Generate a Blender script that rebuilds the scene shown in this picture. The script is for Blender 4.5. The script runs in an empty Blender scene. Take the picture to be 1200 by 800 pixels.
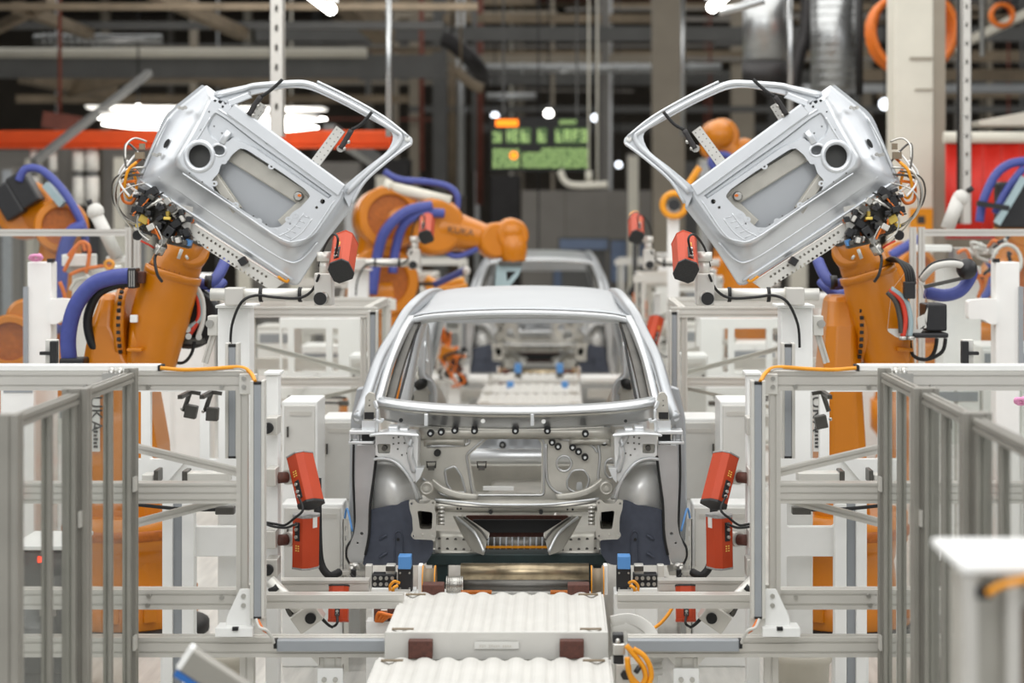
import bpy, math, random
from mathutils import Vector as V, Matrix
from mathutils.geometry import tessellate_polygon
random.seed(7)
SC = bpy.context.scene
COL = SC.collection
# ------------------------------------------------------------------ camera, world, light, exposure
CAMX, CAMZ, FPX, VX, VY = 0.217, 2.40, 2300.0, 655.0, 248.0
cd = bpy.data.cameras.new('camera'); cam = bpy.data.objects.new('camera', cd); COL.objects.link(cam)
cam.location = (CAMX, 0, CAMZ); cam.rotation_euler = (math.pi/2, 0, 0)
cd.sensor_width = 36; cd.lens = FPX/1200*36
cd.shift_x = (600-VX)/1200; cd.shift_y = (VY-400)/1200
cd.clip_start = .1; cd.clip_end = 200
cd.dof.use_dof = True; cd.dof.focus_distance = 9.4; cd.dof.aperture_fstop = 1.6
SC.camera = cam
SC.view_settings.view_transform = 'Standard'; SC.view_settings.look = 'None'
SC.view_settings.exposure = 0.22; SC.view_settings.gamma = 1.0
try: SC.view_settings.use_curve_mapping = False
except Exception: pass
try:
    SC.cycles.use_denoising = True
    SC.cycles.transparent_max_bounces = 24; SC.cycles.max_bounces = 8
    SC.cycles.sample_clamp_indirect = 6.0
except Exception: pass
wd = bpy.data.worlds.new('hall_daylight'); SC.world = wd; wd.use_nodes = True
wd.node_tree.nodes['Background'].inputs[0].default_value = (0.93, 0.96, 1.0, 1)
wd.node_tree.nodes['Background'].inputs[1].default_value = 0.5
def area(name, loc, rot, sx, sy, power, col=(1, .99, .965)):
    l = bpy.data.lights.new(name, 'AREA'); l.shape = 'RECTANGLE'; l.size = sx; l.size_y = sy; l.energy = power; l.color = col
    o = bpy.data.objects.new(name, l); COL.objects.link(o); o.location = loc; o.rotation_euler = rot; return o
area('cell_ceiling_light', (0, 10.5, 6.3), (0, 0, 0), 9, 9, 470)
area('rear_cell_ceiling_light', (0, 20.5, 6.3), (0, 0, 0), 9, 8, 480)
area('front_fill_light', (0, 1.5, 6.0), (math.radians(38), 0, 0), 8, 4, 280)  # unseen fill added to brighten the surfaces facing the camera
area('flank_ceiling_light', (-7.5, 12, 5.6), (0, math.radians(-30), 0), 3, 10, 170)
area('flank_ceiling_light', (7.5, 12, 5.6), (0, math.radians(30), 0), 3, 10, 170)

area('back_hall_fill', (0, 36, 7.2), (0, 0, 0), 30, 16, 1000)  # unseen overhead fill added to lift the dark back of the hall
# ------------------------------------------------------------------ helpers
MIR = [1]                                   # mirror factor for the two symmetric sides of the line
def W(x, y, d): return V((CAMX+(x-VX)*d/FPX, d, CAMZ-(y-VY)*d/FPX))
def PX(p, d): return p*d/FPX
def smooth_path(pts, k=6):
    P = [V(p) for p in pts]
    if len(P) < 3: return P
    out = []
    for i in range(len(P)-1):
        a = P[max(i-1, 0)]; b = P[i]; c = P[i+1]; e = P[min(i+2, len(P)-1)]
        for j in range(k):
            t = j/k
            out.append(.5*((2*b)+(c-a)*t+(2*a-5*b+4*c-e)*t*t+(3*b-a-3*c+e)*t*t*t))
    out.append(P[-1]); return out
def frame(d, up=V((0, 0, 1))):
    d = V(d).normalized(); up = V(up)
    if abs(d.dot(up.normalized())) > .98: up = V((0, 1, 0))
    u = up.cross(d).normalized(); return u, d.cross(u).normalized()
def circ(n, r=1, ph=0): return [(r*math.cos(2*math.pi*i/n+ph), r*math.sin(2*math.pi*i/n+ph)) for i in range(n)]
def rpoly(poly, r, k=4):
    out = []; n = len(poly)
    for i in range(n):
        p = V((*poly[i], 0)); a = V((*poly[i-1], 0)); b = V((*poly[(i+1) % n], 0))
        ri = r[i] if isinstance(r, (list, tuple)) else r
        da = a-p; db = b-p; L = min(ri, da.length*.48, db.length*.48)
        s = p+da.normalized()*L; e = p+db.normalized()*L
        for j in range(k+1):
            t = j/k; q = s*(1-t)**2+p*2*t*(1-t)+e*t*t
            out.append((q.x, q.y))
    return out
def rect(x0, y0, x1, y1): return [(x0, y0), (x1, y0), (x1, y1), (x0, y1)]
def oval(cx, cy, rx, ry=None, n=16, rot=0):
    ry = ry or rx; c, s = math.cos(rot), math.sin(rot)
    return [(cx+rx*a*c-ry*b*s, cy+rx*a*s+ry*b*c) for a, b in circ(n)]

def inset(poly, r):
    n = len(poly); ar = sum(poly[i-1][0]*poly[i][1]-poly[i][0]*poly[i-1][1] for i in range(n)); sg = 1 if ar > 0 else -1; out = []
    for i in range(n):
        a = V((*poly[i-1], 0)); b = V((*poly[i], 0)); c = V((*poly[(i+1) % n], 0)); t = (c-a).normalized(); out.append((b.x-sg*t.y*r, b.y+sg*t.x*r))
    return out
class MB:
    def __init__(self): self.v = []; self.f = []; self.s = []; self.m = []; self.cm = 0
    def add(self, vs, fs, smooth=False):
        o = len(self.v); self.v += [V(p) for p in vs]
        for f in fs: self.f.append([i+o for i in f]); self.s.append(smooth); self.m.append(self.cm)
        return self
    def mat(self, i): self.cm = i; return self
    def box(self, c, s, R=None):
        c = V(c); h = [.5*x for x in s]
        vs = []
        for z in (-1, 1):
            for x, y in ((-1, -1), (1, -1), (1, 1), (-1, 1)):
                p = V((x*h[0], y*h[1], z*h[2]))
                vs.append(c+(R @ p if R is not None else p))
        return self.add(vs, [(3, 2, 1, 0), (4, 5, 6, 7), (0, 1, 5, 4), (1, 2, 6, 5), (2, 3, 7, 6), (3, 0, 4, 7)])
    def mm(self, a, b): return self.box([(p+q)/2 for p, q in zip(a, b)], [abs(q-p) for p, q in zip(a, b)])
    def pbox(self, x0, y0, x1, y1, d, t):                      # front face seen at these picture places, t deep
        a = W(x0, y1, d); b = W(x1, y0, d); return self.mm((a.x, d, a.z), (b.x, d+t, b.z))
    def sweep(self, prof, p0, p1, up=(0, 0, 1), smooth=False):
        p0, p1 = V(p0), V(p1); u, w = frame(p1-p0, up); n = len(prof)
        vs = [p+u*a+w*b for p in (p0, p1) for a, b in prof]
        self.add(vs, [(i, (i+1) % n, n+(i+1) % n, n+i) for i in range(n)], smooth)
        tri = tessellate_polygon([[V((a, b, 0)) for a, b in prof]])
        o = len(self.v)-2*n
        for t in tri:
            self.f.append([o+i for i in t]); self.s.append(False); self.m.append(self.cm)
            self.f.append([o+n+i for i in reversed(t)]); self.s.append(False); self.m.append(self.cm)
        return self
    def bar(self, p0, p1, w, h, up=(0, 0, 1)):
        return self.sweep(rect(-w/2, -h/2, w/2, h/2), p0, p1, up)
    def slot(self, p0, p1, w, h, nw=1, nh=1, up=(0, 0, 1)):    # extruded aluminium with T-slots
        g, gd = .0045, .007
        pr = []
        def side(a, b, n):
            a, b = V((*a, 0)), V((*b, 0)); L = (b-a).length; t = (b-a)/L; nn = V((-t.y, t.x, 0))
            pr.append((a.x, a.y))
            for i in range(n):
                c = a+t*L*((i+.5)/n)
                for q in (c-t*g, c-t*g+nn*gd, c+t*g+nn*gd, c+t*g): pr.append((q.x, q.y))
        x, y = w/2, h/2
        side((-x, -y), (x, -y), nw); side((x, -y), (x, y), nh); side((x, y), (-x, y), nw); side((-x, y), (-x, -y), nh)
        return self.sweep(pr, p0, p1, up)
    def tube(self, pts, r, n=8, k=5, closed=False, raw=False):
        P = [V(p) for p in pts] if raw or len(pts) < 3 else smooth_path(pts, k)
        if closed: P = P[:-1] if (P[0]-P[-1]).length < 1e-5 else P
        N = len(P); R = r if isinstance(r, (list, tuple)) else None
        u = None; vs = []
        for i, p in enumerate(P):
            t = (P[(i+1) % N]-P[i-1]) if closed else (P[min(i+1, N-1)]-P[max(i-1, 0)])
            t = t.normalized() if t.length > 1e-9 else V((0, 0, 1))
            if u is None: u = frame(t)[0]
            u = (u-t*u.dot(t)); u = u.normalized() if u.length > 1e-6 else frame(t)[0]
            w = t.cross(u)
            if R: f = i/(N-1)*(len(R)-1); j = min(int(f), len(R)-2); rr = R[j]+(R[j+1]-R[j])*(f-j)
            else: rr = r
            vs += [p+u*(rr*a)+w*(rr*b) for a, b in circ(n)]
        fs = [(i*n+j, i*n+(j+1) % n, ((i+1) % N)*n+(j+1) % n, ((i+1) % N)*n+j) for i in range(N if closed else N-1) for j in range(n)]
        self.add(vs, fs, True)
        if not closed:
            o = len(self.v)-N*n
            self.f.append([o+j for j in reversed(range(n))]); self.s.append(False); self.m.append(self.cm)
            self.f.append([o+(N-1)*n+j for j in range(n)]); self.s.append(False); self.m.append(self.cm)
        return self
    def cyl(self, p0, p1, r, n=20, r1=None):
        p0, p1 = V(p0), V(p1); return self.lathe(p0, p1-p0, [(0, 0), (r, 0), (r if r1 is None else r1, (p1-p0).length), (0, (p1-p0).length)], n)
    def lathe(self, p0, d, prof, n=24):
        p0 = V(p0); d = V(d).normalized(); u, w = frame(d)
        vs = [p0+d*t+u*(r*a)+w*(r*b) for r, t in prof for a, b in circ(n)]
        o = len(self.v); self.v += vs
        for i in range(len(prof)-1):
            fl = abs(prof[i][0]-prof[i+1][0]) < abs(prof[i][1]-prof[i+1][1])*6
            for j in range(n):
                q = [o+i*n+j, o+i*n+(j+1) % n, o+(i+1)*n+(j+1) % n, o+(i+1)*n+j]
                if prof[i][0] < 1e-6: q = q[1:] if 0 else [q[0], q[2], q[3]]
                elif prof[i+1][0] < 1e-6: q = q[:3]
                self.f.append(q); self.s.append(fl); self.m.append(self.cm)
        return self
    def ball(self, c, r, n=16, sc=(1, 1, 1), lo=-90, hi=90):
        m = n//2; vs = []; c = V(c)
        for i in range(m+1):
            e = math.radians(lo+(hi-lo)*i/m)
            for j in range(n):
                a = 2*math.pi*j/n
                vs.append(c+V((r*sc[0]*math.cos(e)*math.cos(a), r*sc[1]*math.cos(e)*math.sin(a), r*sc[2]*math.sin(e))))
        return self.add(vs, [(i*n+j, i*n+(j+1) % n, (i+1)*n+(j+1) % n, (i+1)*n+j) for i in range(m) for j in range(n)], True)
    def prism(self, poly, o, u, w, t, holes=()):               # polygon in plane (o,u,w), pushed by vector t
        o, u, w, t = V(o), V(u), V(w), V(t)
        loops = [list(poly)]+[list(h) for h in holes]
        flat = [p for l in loops for p in l]; n = len(flat)
        vs = [o+u*a+w*b for a, b in flat]; vs += [p+t for p in vs]
        tri = tessellate_polygon([[V((a, b, 0)) for a, b in l] for l in loops])
        fs = []; nrm = u.cross(w)
        for a in tri:
            q = (vs[a[1]]-vs[a[0]]).cross(vs[a[2]]-vs[a[0]])
            if q.length < 1e-12: continue
            a = list(a) if q.dot(t) < 0 else list(reversed(a))
            fs.append(a); fs.append([i+n for i in reversed(a)])
        k = 0
        for li, l in enumerate(loops):
            m = len(l); ar = sum(l[i-1][0]*l[i][1]-l[i][0]*l[i-1][1] for i in range(m))
            ccw = (ar > 0) == (nrm.dot(t) > 0)
            if li: ccw = not ccw
            for i in range(m):
                a, b = k+i, k+(i+1) % m
                fs.append((a, b, b+n, a+n) if ccw else (b, a, a+n, b+n))
            k += m
        return self.add(vs, fs)
    def pprism(self, poly, d, t, holes=()):                    # polygon given in picture places at distance d, t deep
        s = d/FPX
        return self.prism(poly, W(0, 0, d), (s, 0, 0), (0, 0, -s), (0, t, 0), holes)
    def stack(self, rings, d0=None, cap=False):                # px contours at growing distance: [(contour, dist)]
        n = len(rings[0][0]); vs = [W(x, y, d0)+V((0, dd-d0, 0)) for c, dd in rings for x, y in c]
        fs = [(i*n+j, i*n+(j+1) % n, (i+1)*n+(j+1) % n, (i+1)*n+j) for i in range(len(rings)-1) for j in range(n)]
        self.add(vs, fs, True); return self
    def grid(self, fn, nu, nv, smooth=True):
        vs = [fn(i/nu, j/nv) for i in range(nu+1) for j in range(nv+1)]
        k = nv+1
        return self.add(vs, [(i*k+j, (i+1)*k+j, (i+1)*k+j+1, i*k+j+1) for i in range(nu) for j in range(nv)], smooth)
    def loft(self, rings, smooth=True, cap=True):
        n = len(rings[0]); o = len(self.v)
        self.add([p for r in rings for p in r], [(i*n+j, i*n+(j+1) % n, (i+1)*n+(j+1) % n, (i+1)*n+j) for i in range(len(rings)-1) for j in range(n)], smooth)
        if cap:
            self.f.append([o+j for j in reversed(range(n))]); self.s.append(False); self.m.append(self.cm)
            self.f.append([o+(len(rings)-1)*n+j for j in range(n)]); self.s.append(False); self.m.append(self.cm)
        return self
    def strip(self, path, w, h, k=5, up=(0, 0, 1), r=.3, taper=None):  # rounded box section along a curved path
        P = smooth_path(path, k); rings = []
        for i, p in enumerate(P):
            t = P[min(i+1, len(P)-1)]-P[max(i-1, 0)]
            u, q = frame(t, up); f = 1 if taper is None else taper[0]+(taper[1]-taper[0])*i/(len(P)-1)
            pr = rpoly(rect(-w*f/2, -h*f/2, w*f/2, h*f/2), min(w, h)*r, 2)
            rings.append([p+u*a+q*b for a, b in pr])
        return self.loft(rings)
    def both(self):                                             # add the mirror image across the line's axis
        n = len(self.v); m = len(self.f)
        self.v += [V((-p.x, p.y, p.z)) for p in self.v]
        for i in range(m):
            self.f.append([j+n for j in reversed(self.f[i])]); self.s.append(self.s[i]); self.m.append(self.m[i])
        return self
    def islands(self):
        par = list(range(len(self.v)))
        def f(i):
            while par[i] != i: par[i] = par[par[i]]; i = par[i]
            return i
        for q in self.f:
            r = f(q[0])
            for i in q[1:]: par[f(i)] = r
        g = {}
        for k, q in enumerate(self.f): g.setdefault(f(q[0]), []).append(k)
        out = []
        for ks in g.values():
            m = MB(); mp = {}
            for k in ks:
                for i in self.f[k]:
                    if i not in mp: mp[i] = len(m.v); m.v.append(self.v[i])
                m.f.append([mp[i] for i in self.f[k]]); m.s.append(self.s[k]); m.m.append(self.m[k])
            out.append(m)
        return out
    def each(self, name, mat, parent=None, **k): return [m.build(name, mat, parent, **k) for m in self.islands()]
    def build(self, name, mat, parent=None, bev=0, solid=0, at=None):
        mi = MIR[0]
        vs = [V((p.x*mi, p.y, p.z)) for p in self.v]
        if parent is not None:
            o = V(parent.get('_o', (0, 0, 0)))
        else:
            o = V(at) if at else V(((min(p.x for p in vs)+max(p.x for p in vs))/2, (min(p.y for p in vs)+max(p.y for p in vs))/2, min(p.z for p in vs)))
        me = bpy.data.meshes.new(name)
        me.from_pydata([p-o for p in vs], [], self.f if mi > 0 else [list(reversed(f)) for f in self.f])
        me.polygons.foreach_set('use_smooth', self.s)
        mats = mat if isinstance(mat, (list, tuple)) else [mat]
        for m in mats: me.materials.append(m)
        if len(mats) > 1: me.polygons.foreach_set('material_index', self.m)
        me.update()
        ob = bpy.data.objects.new(name, me); COL.objects.link(ob)
        ob['_o'] = tuple(o)
        if parent is not None: ob.parent = parent
        else: ob.location = o
        if solid:
            md = ob.modifiers.new('wall', 'SOLIDIFY'); md.thickness = solid; md.offset = 0
        if bev:
            md = ob.modifiers.new('edge', 'BEVEL'); md.width = bev; md.segments = 2; md.limit_method = 'ANGLE'; md.angle_limit = math.radians(40)
        return ob
def tag(o, label, cat, group=None, kind=None):
    if label: o['label'] = label
    if cat: o['category'] = cat
    if group: o['group'] = group
    if kind: o['kind'] = kind
    return o
def T(name, label, cat, loc, group=None):
    o = bpy.data.objects.new(name, None); COL.objects.link(o); o.empty_display_size = .1
    l = V(loc); l.x *= MIR[0]; o.location = l; o['_o'] = tuple(l)
    return tag(o, label, cat, group)
def struct(mb, name, mat, **k): return tag(mb.build(name, mat, **k), None, None, None, 'structure')
def kids(o): return [c for c in COL.objects if c.parent == o]
def dup(o, off, label=None, group=None):
    def rec(a, par):
        c = a.copy(); COL.objects.link(c)
        if par is not None: c.parent = par
        for q in KID.get(a.name, ()): rec(q, c)
        return c
    KID = {}
    for q in COL.objects:
        if q.parent: KID.setdefault(q.parent.name, []).append(q)
    c = rec(o, None); c.location = o.location+V(off)
    if label: c['label'] = label
    if group: c['group'] = group
    return c
def lab(part, text): part['label'] = text; return part
def text(body, size, loc, rot, mat, name, parent=None, ext=.001):
    c = bpy.data.curves.new(name, 'FONT'); c.body = body; c.size = size; c.extrude = ext; c.align_x = 'CENTER'; c.align_y = 'CENTER'
    c.materials.append(mat); o = bpy.data.objects.new(name, c); COL.objects.link(o)
    o.rotation_euler = rot
    bpy.context.view_layer.update()
    me = bpy.data.meshes.new_from_object(o.evaluated_get(bpy.context.evaluated_depsgraph_get()))
    bpy.data.objects.remove(o); o = bpy.data.objects.new(name, me); COL.objects.link(o); o.rotation_euler = rot
    if not me.materials: me.materials.append(mat)
    o.parent = parent; o.location = V(loc)-V(parent['_o'])
    return o
# ------------------------------------------------------------------ materials
def srgb(r, g, b):
    f = lambda c: ((c/255+.055)/1.055)**2.4 if c/255 > .04045 else c/255/12.92
    return (f(r), f(g), f(b))
def mat(name, rgb, metal=0, rough=.5, noise=.06, ns=6, bump=0, bs=60, coat=0, stretch=None):
    m = bpy.data.materials.new(name); m.use_nodes = True; nt = m.node_tree; b = nt.nodes['Principled BSDF']
    c = srgb(*rgb)
    b.inputs['Metallic'].default_value = metal; b.inputs['Roughness'].default_value = rough
    if coat: b.inputs['Coat Weight'].default_value = coat; b.inputs['Coat Roughness'].default_value = .1
    tc = nt.nodes.new('ShaderNodeTexCoord'); mp = nt.nodes.new('ShaderNodeMapping')
    nt.links.new(tc.outputs['Object'], mp.inputs[0])
    if stretch: mp.inputs['Scale'].default_value = stretch
    n = nt.nodes.new('ShaderNodeTexNoise'); n.inputs['Scale'].default_value = ns; n.inputs['Detail'].default_value = 4
    nt.links.new(mp.outputs[0], n.inputs['Vector'])
    r = nt.nodes.new('ShaderNodeValToRGB'); r.color_ramp.elements[0].position = .3; r.color_ramp.elements[1].position = .7
    r.color_ramp.elements[0].color = (*[x*(1-noise) for x in c], 1); r.color_ramp.elements[1].color = (*[min(1, x*(1+noise)) for x in c], 1)
    nt.links.new(n.outputs['Fac'], r.inputs[0]); nt.links.new(r.outputs[0], b.inputs['Base Color'])
    if bump:
        n2 = nt.nodes.new('ShaderNodeTexNoise'); n2.inputs['Scale'].default_value = bs
        nt.links.new(mp.outputs[0], n2.inputs['Vector'])
        bp = nt.nodes.new('ShaderNodeBump'); bp.inputs['Strength'].default_value = bump; bp.inputs['Distance'].default_value = .01
        nt.links.new(n2.outputs['Fac'], bp.inputs['Height']); nt.links.new(bp.outputs[0], b.inputs['Normal'])
    return m
def emit(name, rgb, s):
    m = bpy.data.materials.new(name); m.use_nodes = True; b = m.node_tree.nodes['Principled BSDF']
    b.inputs['Base Color'].default_value = (*srgb(*rgb), 1); b.inputs['Emission Color'].default_value = (*srgb(*rgb), 1); b.inputs['Emission Strength'].default_value = s
    return m
def pane(name, tint=(.95, .96, .95), g=.10):
    m = bpy.data.materials.new(name); m.use_nodes = True; nt = m.node_tree
    for n in list(nt.nodes):
        if n.type != 'OUTPUT_MATERIAL': nt.nodes.remove(n)
    out = [n for n in nt.nodes if n.type == 'OUTPUT_MATERIAL'][0]
    t = nt.nodes.new('ShaderNodeBsdfTransparent'); t.inputs[0].default_value = (*tint, 1)
    gl = nt.nodes.new('ShaderNodeBsdfGlossy'); gl.inputs['Roughness'].default_value = .08
    lw = nt.nodes.new('ShaderNodeLayerWeight'); lw.inputs[0].default_value = .25
    mu = nt.nodes.new('ShaderNodeMath'); mu.operation = 'MULTIPLY_ADD'; mu.inputs[1].default_value = .16; mu.inputs[2].default_value = g*.4
    nt.links.new(lw.outputs['Fresnel'], mu.inputs[0])
    mx = nt.nodes.new('ShaderNodeMixShader'); nt.links.new(mu.outputs[0], mx.inputs[0]); nt.links.new(t.outputs[0], mx.inputs[1]); nt.links.new(gl.outputs[0], mx.inputs[2])
    nt.links.new(mx.outputs[0], out.inputs[0]); return m
M = dict(
 white=mat('white_paint', (234, 234, 231), 0, .42, .03), cream=mat('cream_plate', (202, 200, 194), 0, .5, .04),
 alu=mat('anodised_aluminium', (204, 201, 194), .45, .38, .05, 3, stretch=(1, 1, 1)), alu_shaded=mat('shaded_aluminium', (152, 149, 141), .5, .4, .06), alu_light=mat('bright_aluminium', (214, 212, 205), .4, .4, .04),  # fence aluminium is darkened: its weaker light is put into the colour
 grey=mat('grey_lens', (150, 154, 158), .1, .35, .04), steel=mat('brushed_steel', (190, 188, 182), .9, .3, .1, 12), dark_steel=mat('dark_steel', (92, 90, 86), .8, .4, .15, 10),
 body=mat('galvanised_sheet', (196, 197, 197), .82, .34, .09, 5, .12, 9), body_light=mat('light_sheet', (216, 218, 219), .72, .34, .05, 4), skin=mat('outer_sheet', (178, 181, 184), .7, .4, .03, 3),
 inner=mat('matt_sheet', (188, 185, 176), .55, .42, .12, 6, .1, 14), dome=mat('pale_pressing', (226, 226, 224), .45, .38, .04), door=mat('door_sheet', (211, 214, 217), .6, .36, .04, 4, .05, 12), navy=mat('navy_coated_panel', (66, 71, 84), .1, .55, .12, 24),
 orange=mat('orange_enamel', (194, 115, 0), 0, .32, .05, 4, coat=.12), orange_dark=mat('orange_ring', (165, 88, 14), .1, .45, .2, 40),
 blue=mat('blue_hose', (66, 76, 146), 0, .5, .08, 30), black=mat('black_plastic', (28, 28, 30), 0, .45, .2, 20), rubber=mat('black_rubber', (18, 18, 18), 0, .6, .2, 20),
 red=mat('red_anodised', (178, 58, 16), .12, .48, .05, 8), scan_end=mat('scanner_cap', (38, 38, 38), 0, .6, .5, 220), cap_grey=mat('grey_cap', (150, 148, 146), .3, .45, .15, 90), brown=mat('brown_rubber', (84, 48, 38), 0, .7, .25, 60),
 amber=mat('amber_cable', (228, 150, 20), 0, .45, .1, 20), orange_cable=mat('orange_cable', (214, 110, 24), 0, .45, .1, 20), yellow=mat('yellow_plastic', (226, 196, 92), 0, .5, .08), red_cable=mat('red_cable', (205, 60, 40), 0, .45, .1), pink=mat('pink_tag', (226, 150, 190), 0, .5, .1),
 green=mat('dark_green_steel', (30, 46, 46), .3, .45, .2, 20), sky_blue=mat('blue_cap', (84, 140, 200), 0, .4, .06), gripper=mat('pale_blue_steel', (158, 178, 182), .2, .45, .08),
 pane=pane('polycarbonate'), curtain=mat('red_strip', (208, 40, 26), 0, .5, .08, 5), paper=mat('plaque', (214, 213, 208), 0, .5, .02), ink=mat('ink', (60, 60, 58), 0, .6, .1),
 roof_dark=mat('dark_ceiling', (64, 62, 58), 0, .8, .25, 2), beam_tan=mat('tan_steel', (128, 114, 94), .1, .6, .2, 3), column=mat('tan_column', (150, 141, 126), 0, .6, .06, 3), column_w=mat('white_column', (216, 212, 198), 0, .5, .05, 3), col_dark=mat('grey_column', (92, 92, 90), 0, .6, .1, 3), duct=mat('galvanised_duct', (176, 178, 178), .85, .3, .12, 10, stretch=(1, 1, 8)), pipe_dark=mat('dark_pipe', (48, 46, 46), .3, .5, .2), pipe_red=mat('rust_pipe', (110, 58, 44), .1, .6, .2), beam_red=mat('orange_red_beam', (186, 62, 0), 0, .8, .08),
 part_grey=mat('grey_partition', (140, 136, 130), 0, .7, .06, 3), win_blue=mat('blue_screen', (110, 128, 158), .1, .3, .08), bin=mat('beige_bin', (186, 180, 166), 0, .5, .05), wall=mat('hall_wall', (84, 78, 70), 0, .8, .2, 1.5),
 lamp=emit('lamp_white', (255, 252, 246), 7), lamp_soft=emit('lamp_soft', (240, 246, 255), 3), led_green=emit('led_green', (160, 186, 120), .6), led_dim=emit('led_dim', (70, 96, 52), .5), led_orange=emit('led_orange', (255, 128, 10), 1.6), beacon=emit('beacon', (255, 170, 10), 2.5), led_red=emit('led_red', (255, 60, 30), 2),
)
def floor_mat():
    m = mat('brushed_floor_plates', (206, 204, 198), .15, .38, .16, 2.2, stretch=(9, .8, 1)); return m
M['floor'] = floor_mat()
# ------------------------------------------------------------------ the hall
struct(MB().mm((-22, -8, -.1), (22, 53, 0)), 'floor', M['floor'])
struct(MB().mm((-22, 12, 7.6), (22, 53, 7.8)), 'ceiling', M['roof_dark'])
struct(MB().mm((-22, 52, 0), (22, 52.3, 7.6)), 'wall_back', M['wall'])
struct(MB().mm((-22.3, 12, 0), (-22, 52.3, 7.6)), 'wall_left', M['wall'])
struct(MB().mm((22, 12, 0), (22.3, 52.3, 7.6)), 'wall_right', M['wall'])
def pcol(n, x0, x1, d, m, y0=None, depth=None, flange=0):
    a = W(x0, 0, d).x; b = W(x1, 0, d).x; t = depth or (b-a); mb = MB()
    if flange:
        mb.mm((a, d, 0), (b, d+.03, 7.6)).mm((a, d+t, 0), (b, d+t+.03, 7.6)).mm(((a+b)/2-.02, d+.03, 0), ((a+b)/2+.02, d+t, 7.6)).mm((b-.02, d, 0), (b, d+t+.03, 7.6))
    else: mb.mm((a, d, 0), (b, d+t, 7.6))
    return struct(mb, 'column_%d' % n, m, bev=.015)
pcol(1, 765, 803, 30, M['column']); 
c2 = pcol(2, 1048, 1094, 19, M['column_w'], depth=.45)
mb = MB(); a = W(1094, 0, 19).x; mb.mm((a, 19.02, 0), (a+.12, 19.43, 7.6)); lab(mb.build('column_web', M['column'], c2), 'shaded tan flank of the column')  # tan stands in for the shade on the white column's side
mb = MB(); a = W(1066, 67, 19); mb.mm((a.x, 18.985, a.z-.03), (a.x+.22, 19, a.z)); a = W(1072, 104, 19); mb.mm((a.x, 18.985, a.z-.02), (a.x+.17, 19, a.z)); mb.build('splice_plate', M['column'], c2)
mb = MB().pbox(1066, 244, 1093, 272, 18.99, .008); o = mb.build('warning_plate', M['amber'], c2); lab(o, 'amber warning plate with a dark mark')
MB().pbox(1075, 253, 1084, 262, 18.983, .006).build('plate_mark', M['ink'], o)
pcol(3, 858, 884, 40, M['column']); pcol(4, 507, 523, 36, M['col_dark']); pcol(5, 480, 491, 41, M['column']); pcol(6, 698, 708, 44, M['col_dark'])
pcol(7, 900, 918, 46, M['col_dark']); pcol(8, 118, 128, 46, M['column']); pcol(9, 1010, 1022, 45, M['column']); pcol(10, 605, 614, 49, M['column'])
# roof steel
bn = 0
def beam(p0, p1, w, h, m):
    global bn; bn += 1
    return struct(MB().bar(p0, p1, w, h), 'beam_%d' % bn, m)
for d, y, x0, x1, h, m in ((24, 8, -200, 560, .08, 'beam_tan'), (27, 30, -200, 520, .1, 'col_dark'), (34, 40, 300, 1300, .25, 'col_dark'), (40, 66, 150, 1300, .22, 'beam_tan'), (36, 22, 520, 780, .16, 'beam_tan'), (44, 92, 100, 1300, .3, 'col_dark'),
                           (30, 78, -200, 520, .35, 'col_dark'), (33, 88, 40, 420, .2, 'beam_tan'), (35, 116, 20, 480, .14, 'beam_tan'), (38, 128, 480, 1250, .12, 'col_dark'), (30, 104, 940, 1400, .12, 'duct'), (28, 88, 990, 1400, .16, 'beam_tan'), (46, 150, 560, 1000, .2, 'col_dark')):
    beam(W(x0, y, d), W(x1, y, d), .15, h, M[m])
for x0, y0, d0, x1, y1, d1, w, m in ((180, -8, 24, 285, 40, 27, .16, 'beam_tan'), (20, 8, 24, 105, 40, 27, .14, 'beam_tan'), (60, 2, 24, -30, 46, 26, .12, 'beam_tan'), (404, 0, 27, 452, 40, 28, .3, 'beam_tan'), (40, 190, 19, 175, 85, 21, .07, 'col_dark'), (385, 152, 22, 440, 188, 23, .14, 'duct'), (1110, 60, 26, 1215, 10, 25, .1, 'column_w'), (30, 86, 32, 130, 108, 34, .3, 'beam_tan'), (85, 108, 33, 165, 84, 32, .2, 'beam_tan'), (220, 86, 33, 330, 112, 35, .2, 'beam_tan')):
    beam(W(x0, y0, d0), W(x1, y1, d1), w, w, M[m])
rb = random.Random(21)
for i in range(40):
    d = rb.uniform(34, 50); x = rb.uniform(-60, 1150); L = rb.uniform(120, 480); y = rb.uniform(-5, 150)
    h = rb.choice((.05, .07, .1, .16)); k = rb.choice(('beam_tan', 'beam_tan', 'column', 'pipe_red', 'duct', 'col_dark', 'part_grey'))
    beam(W(x, y, d), W(x+L, y+rb.uniform(-2, 2), d), h, h, M[k])
for i in range(30):
    d = rb.uniform(34, 51); x = rb.uniform(-20, 1230); w = rb.choice((2.5, 4, 6, 9)); pcol(11+i, x, x+w, d, M[rb.choice(('column', 'beam_tan', 'pipe_red', 'col_dark', 'part_grey', 'duct', 'column_w'))])
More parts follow.
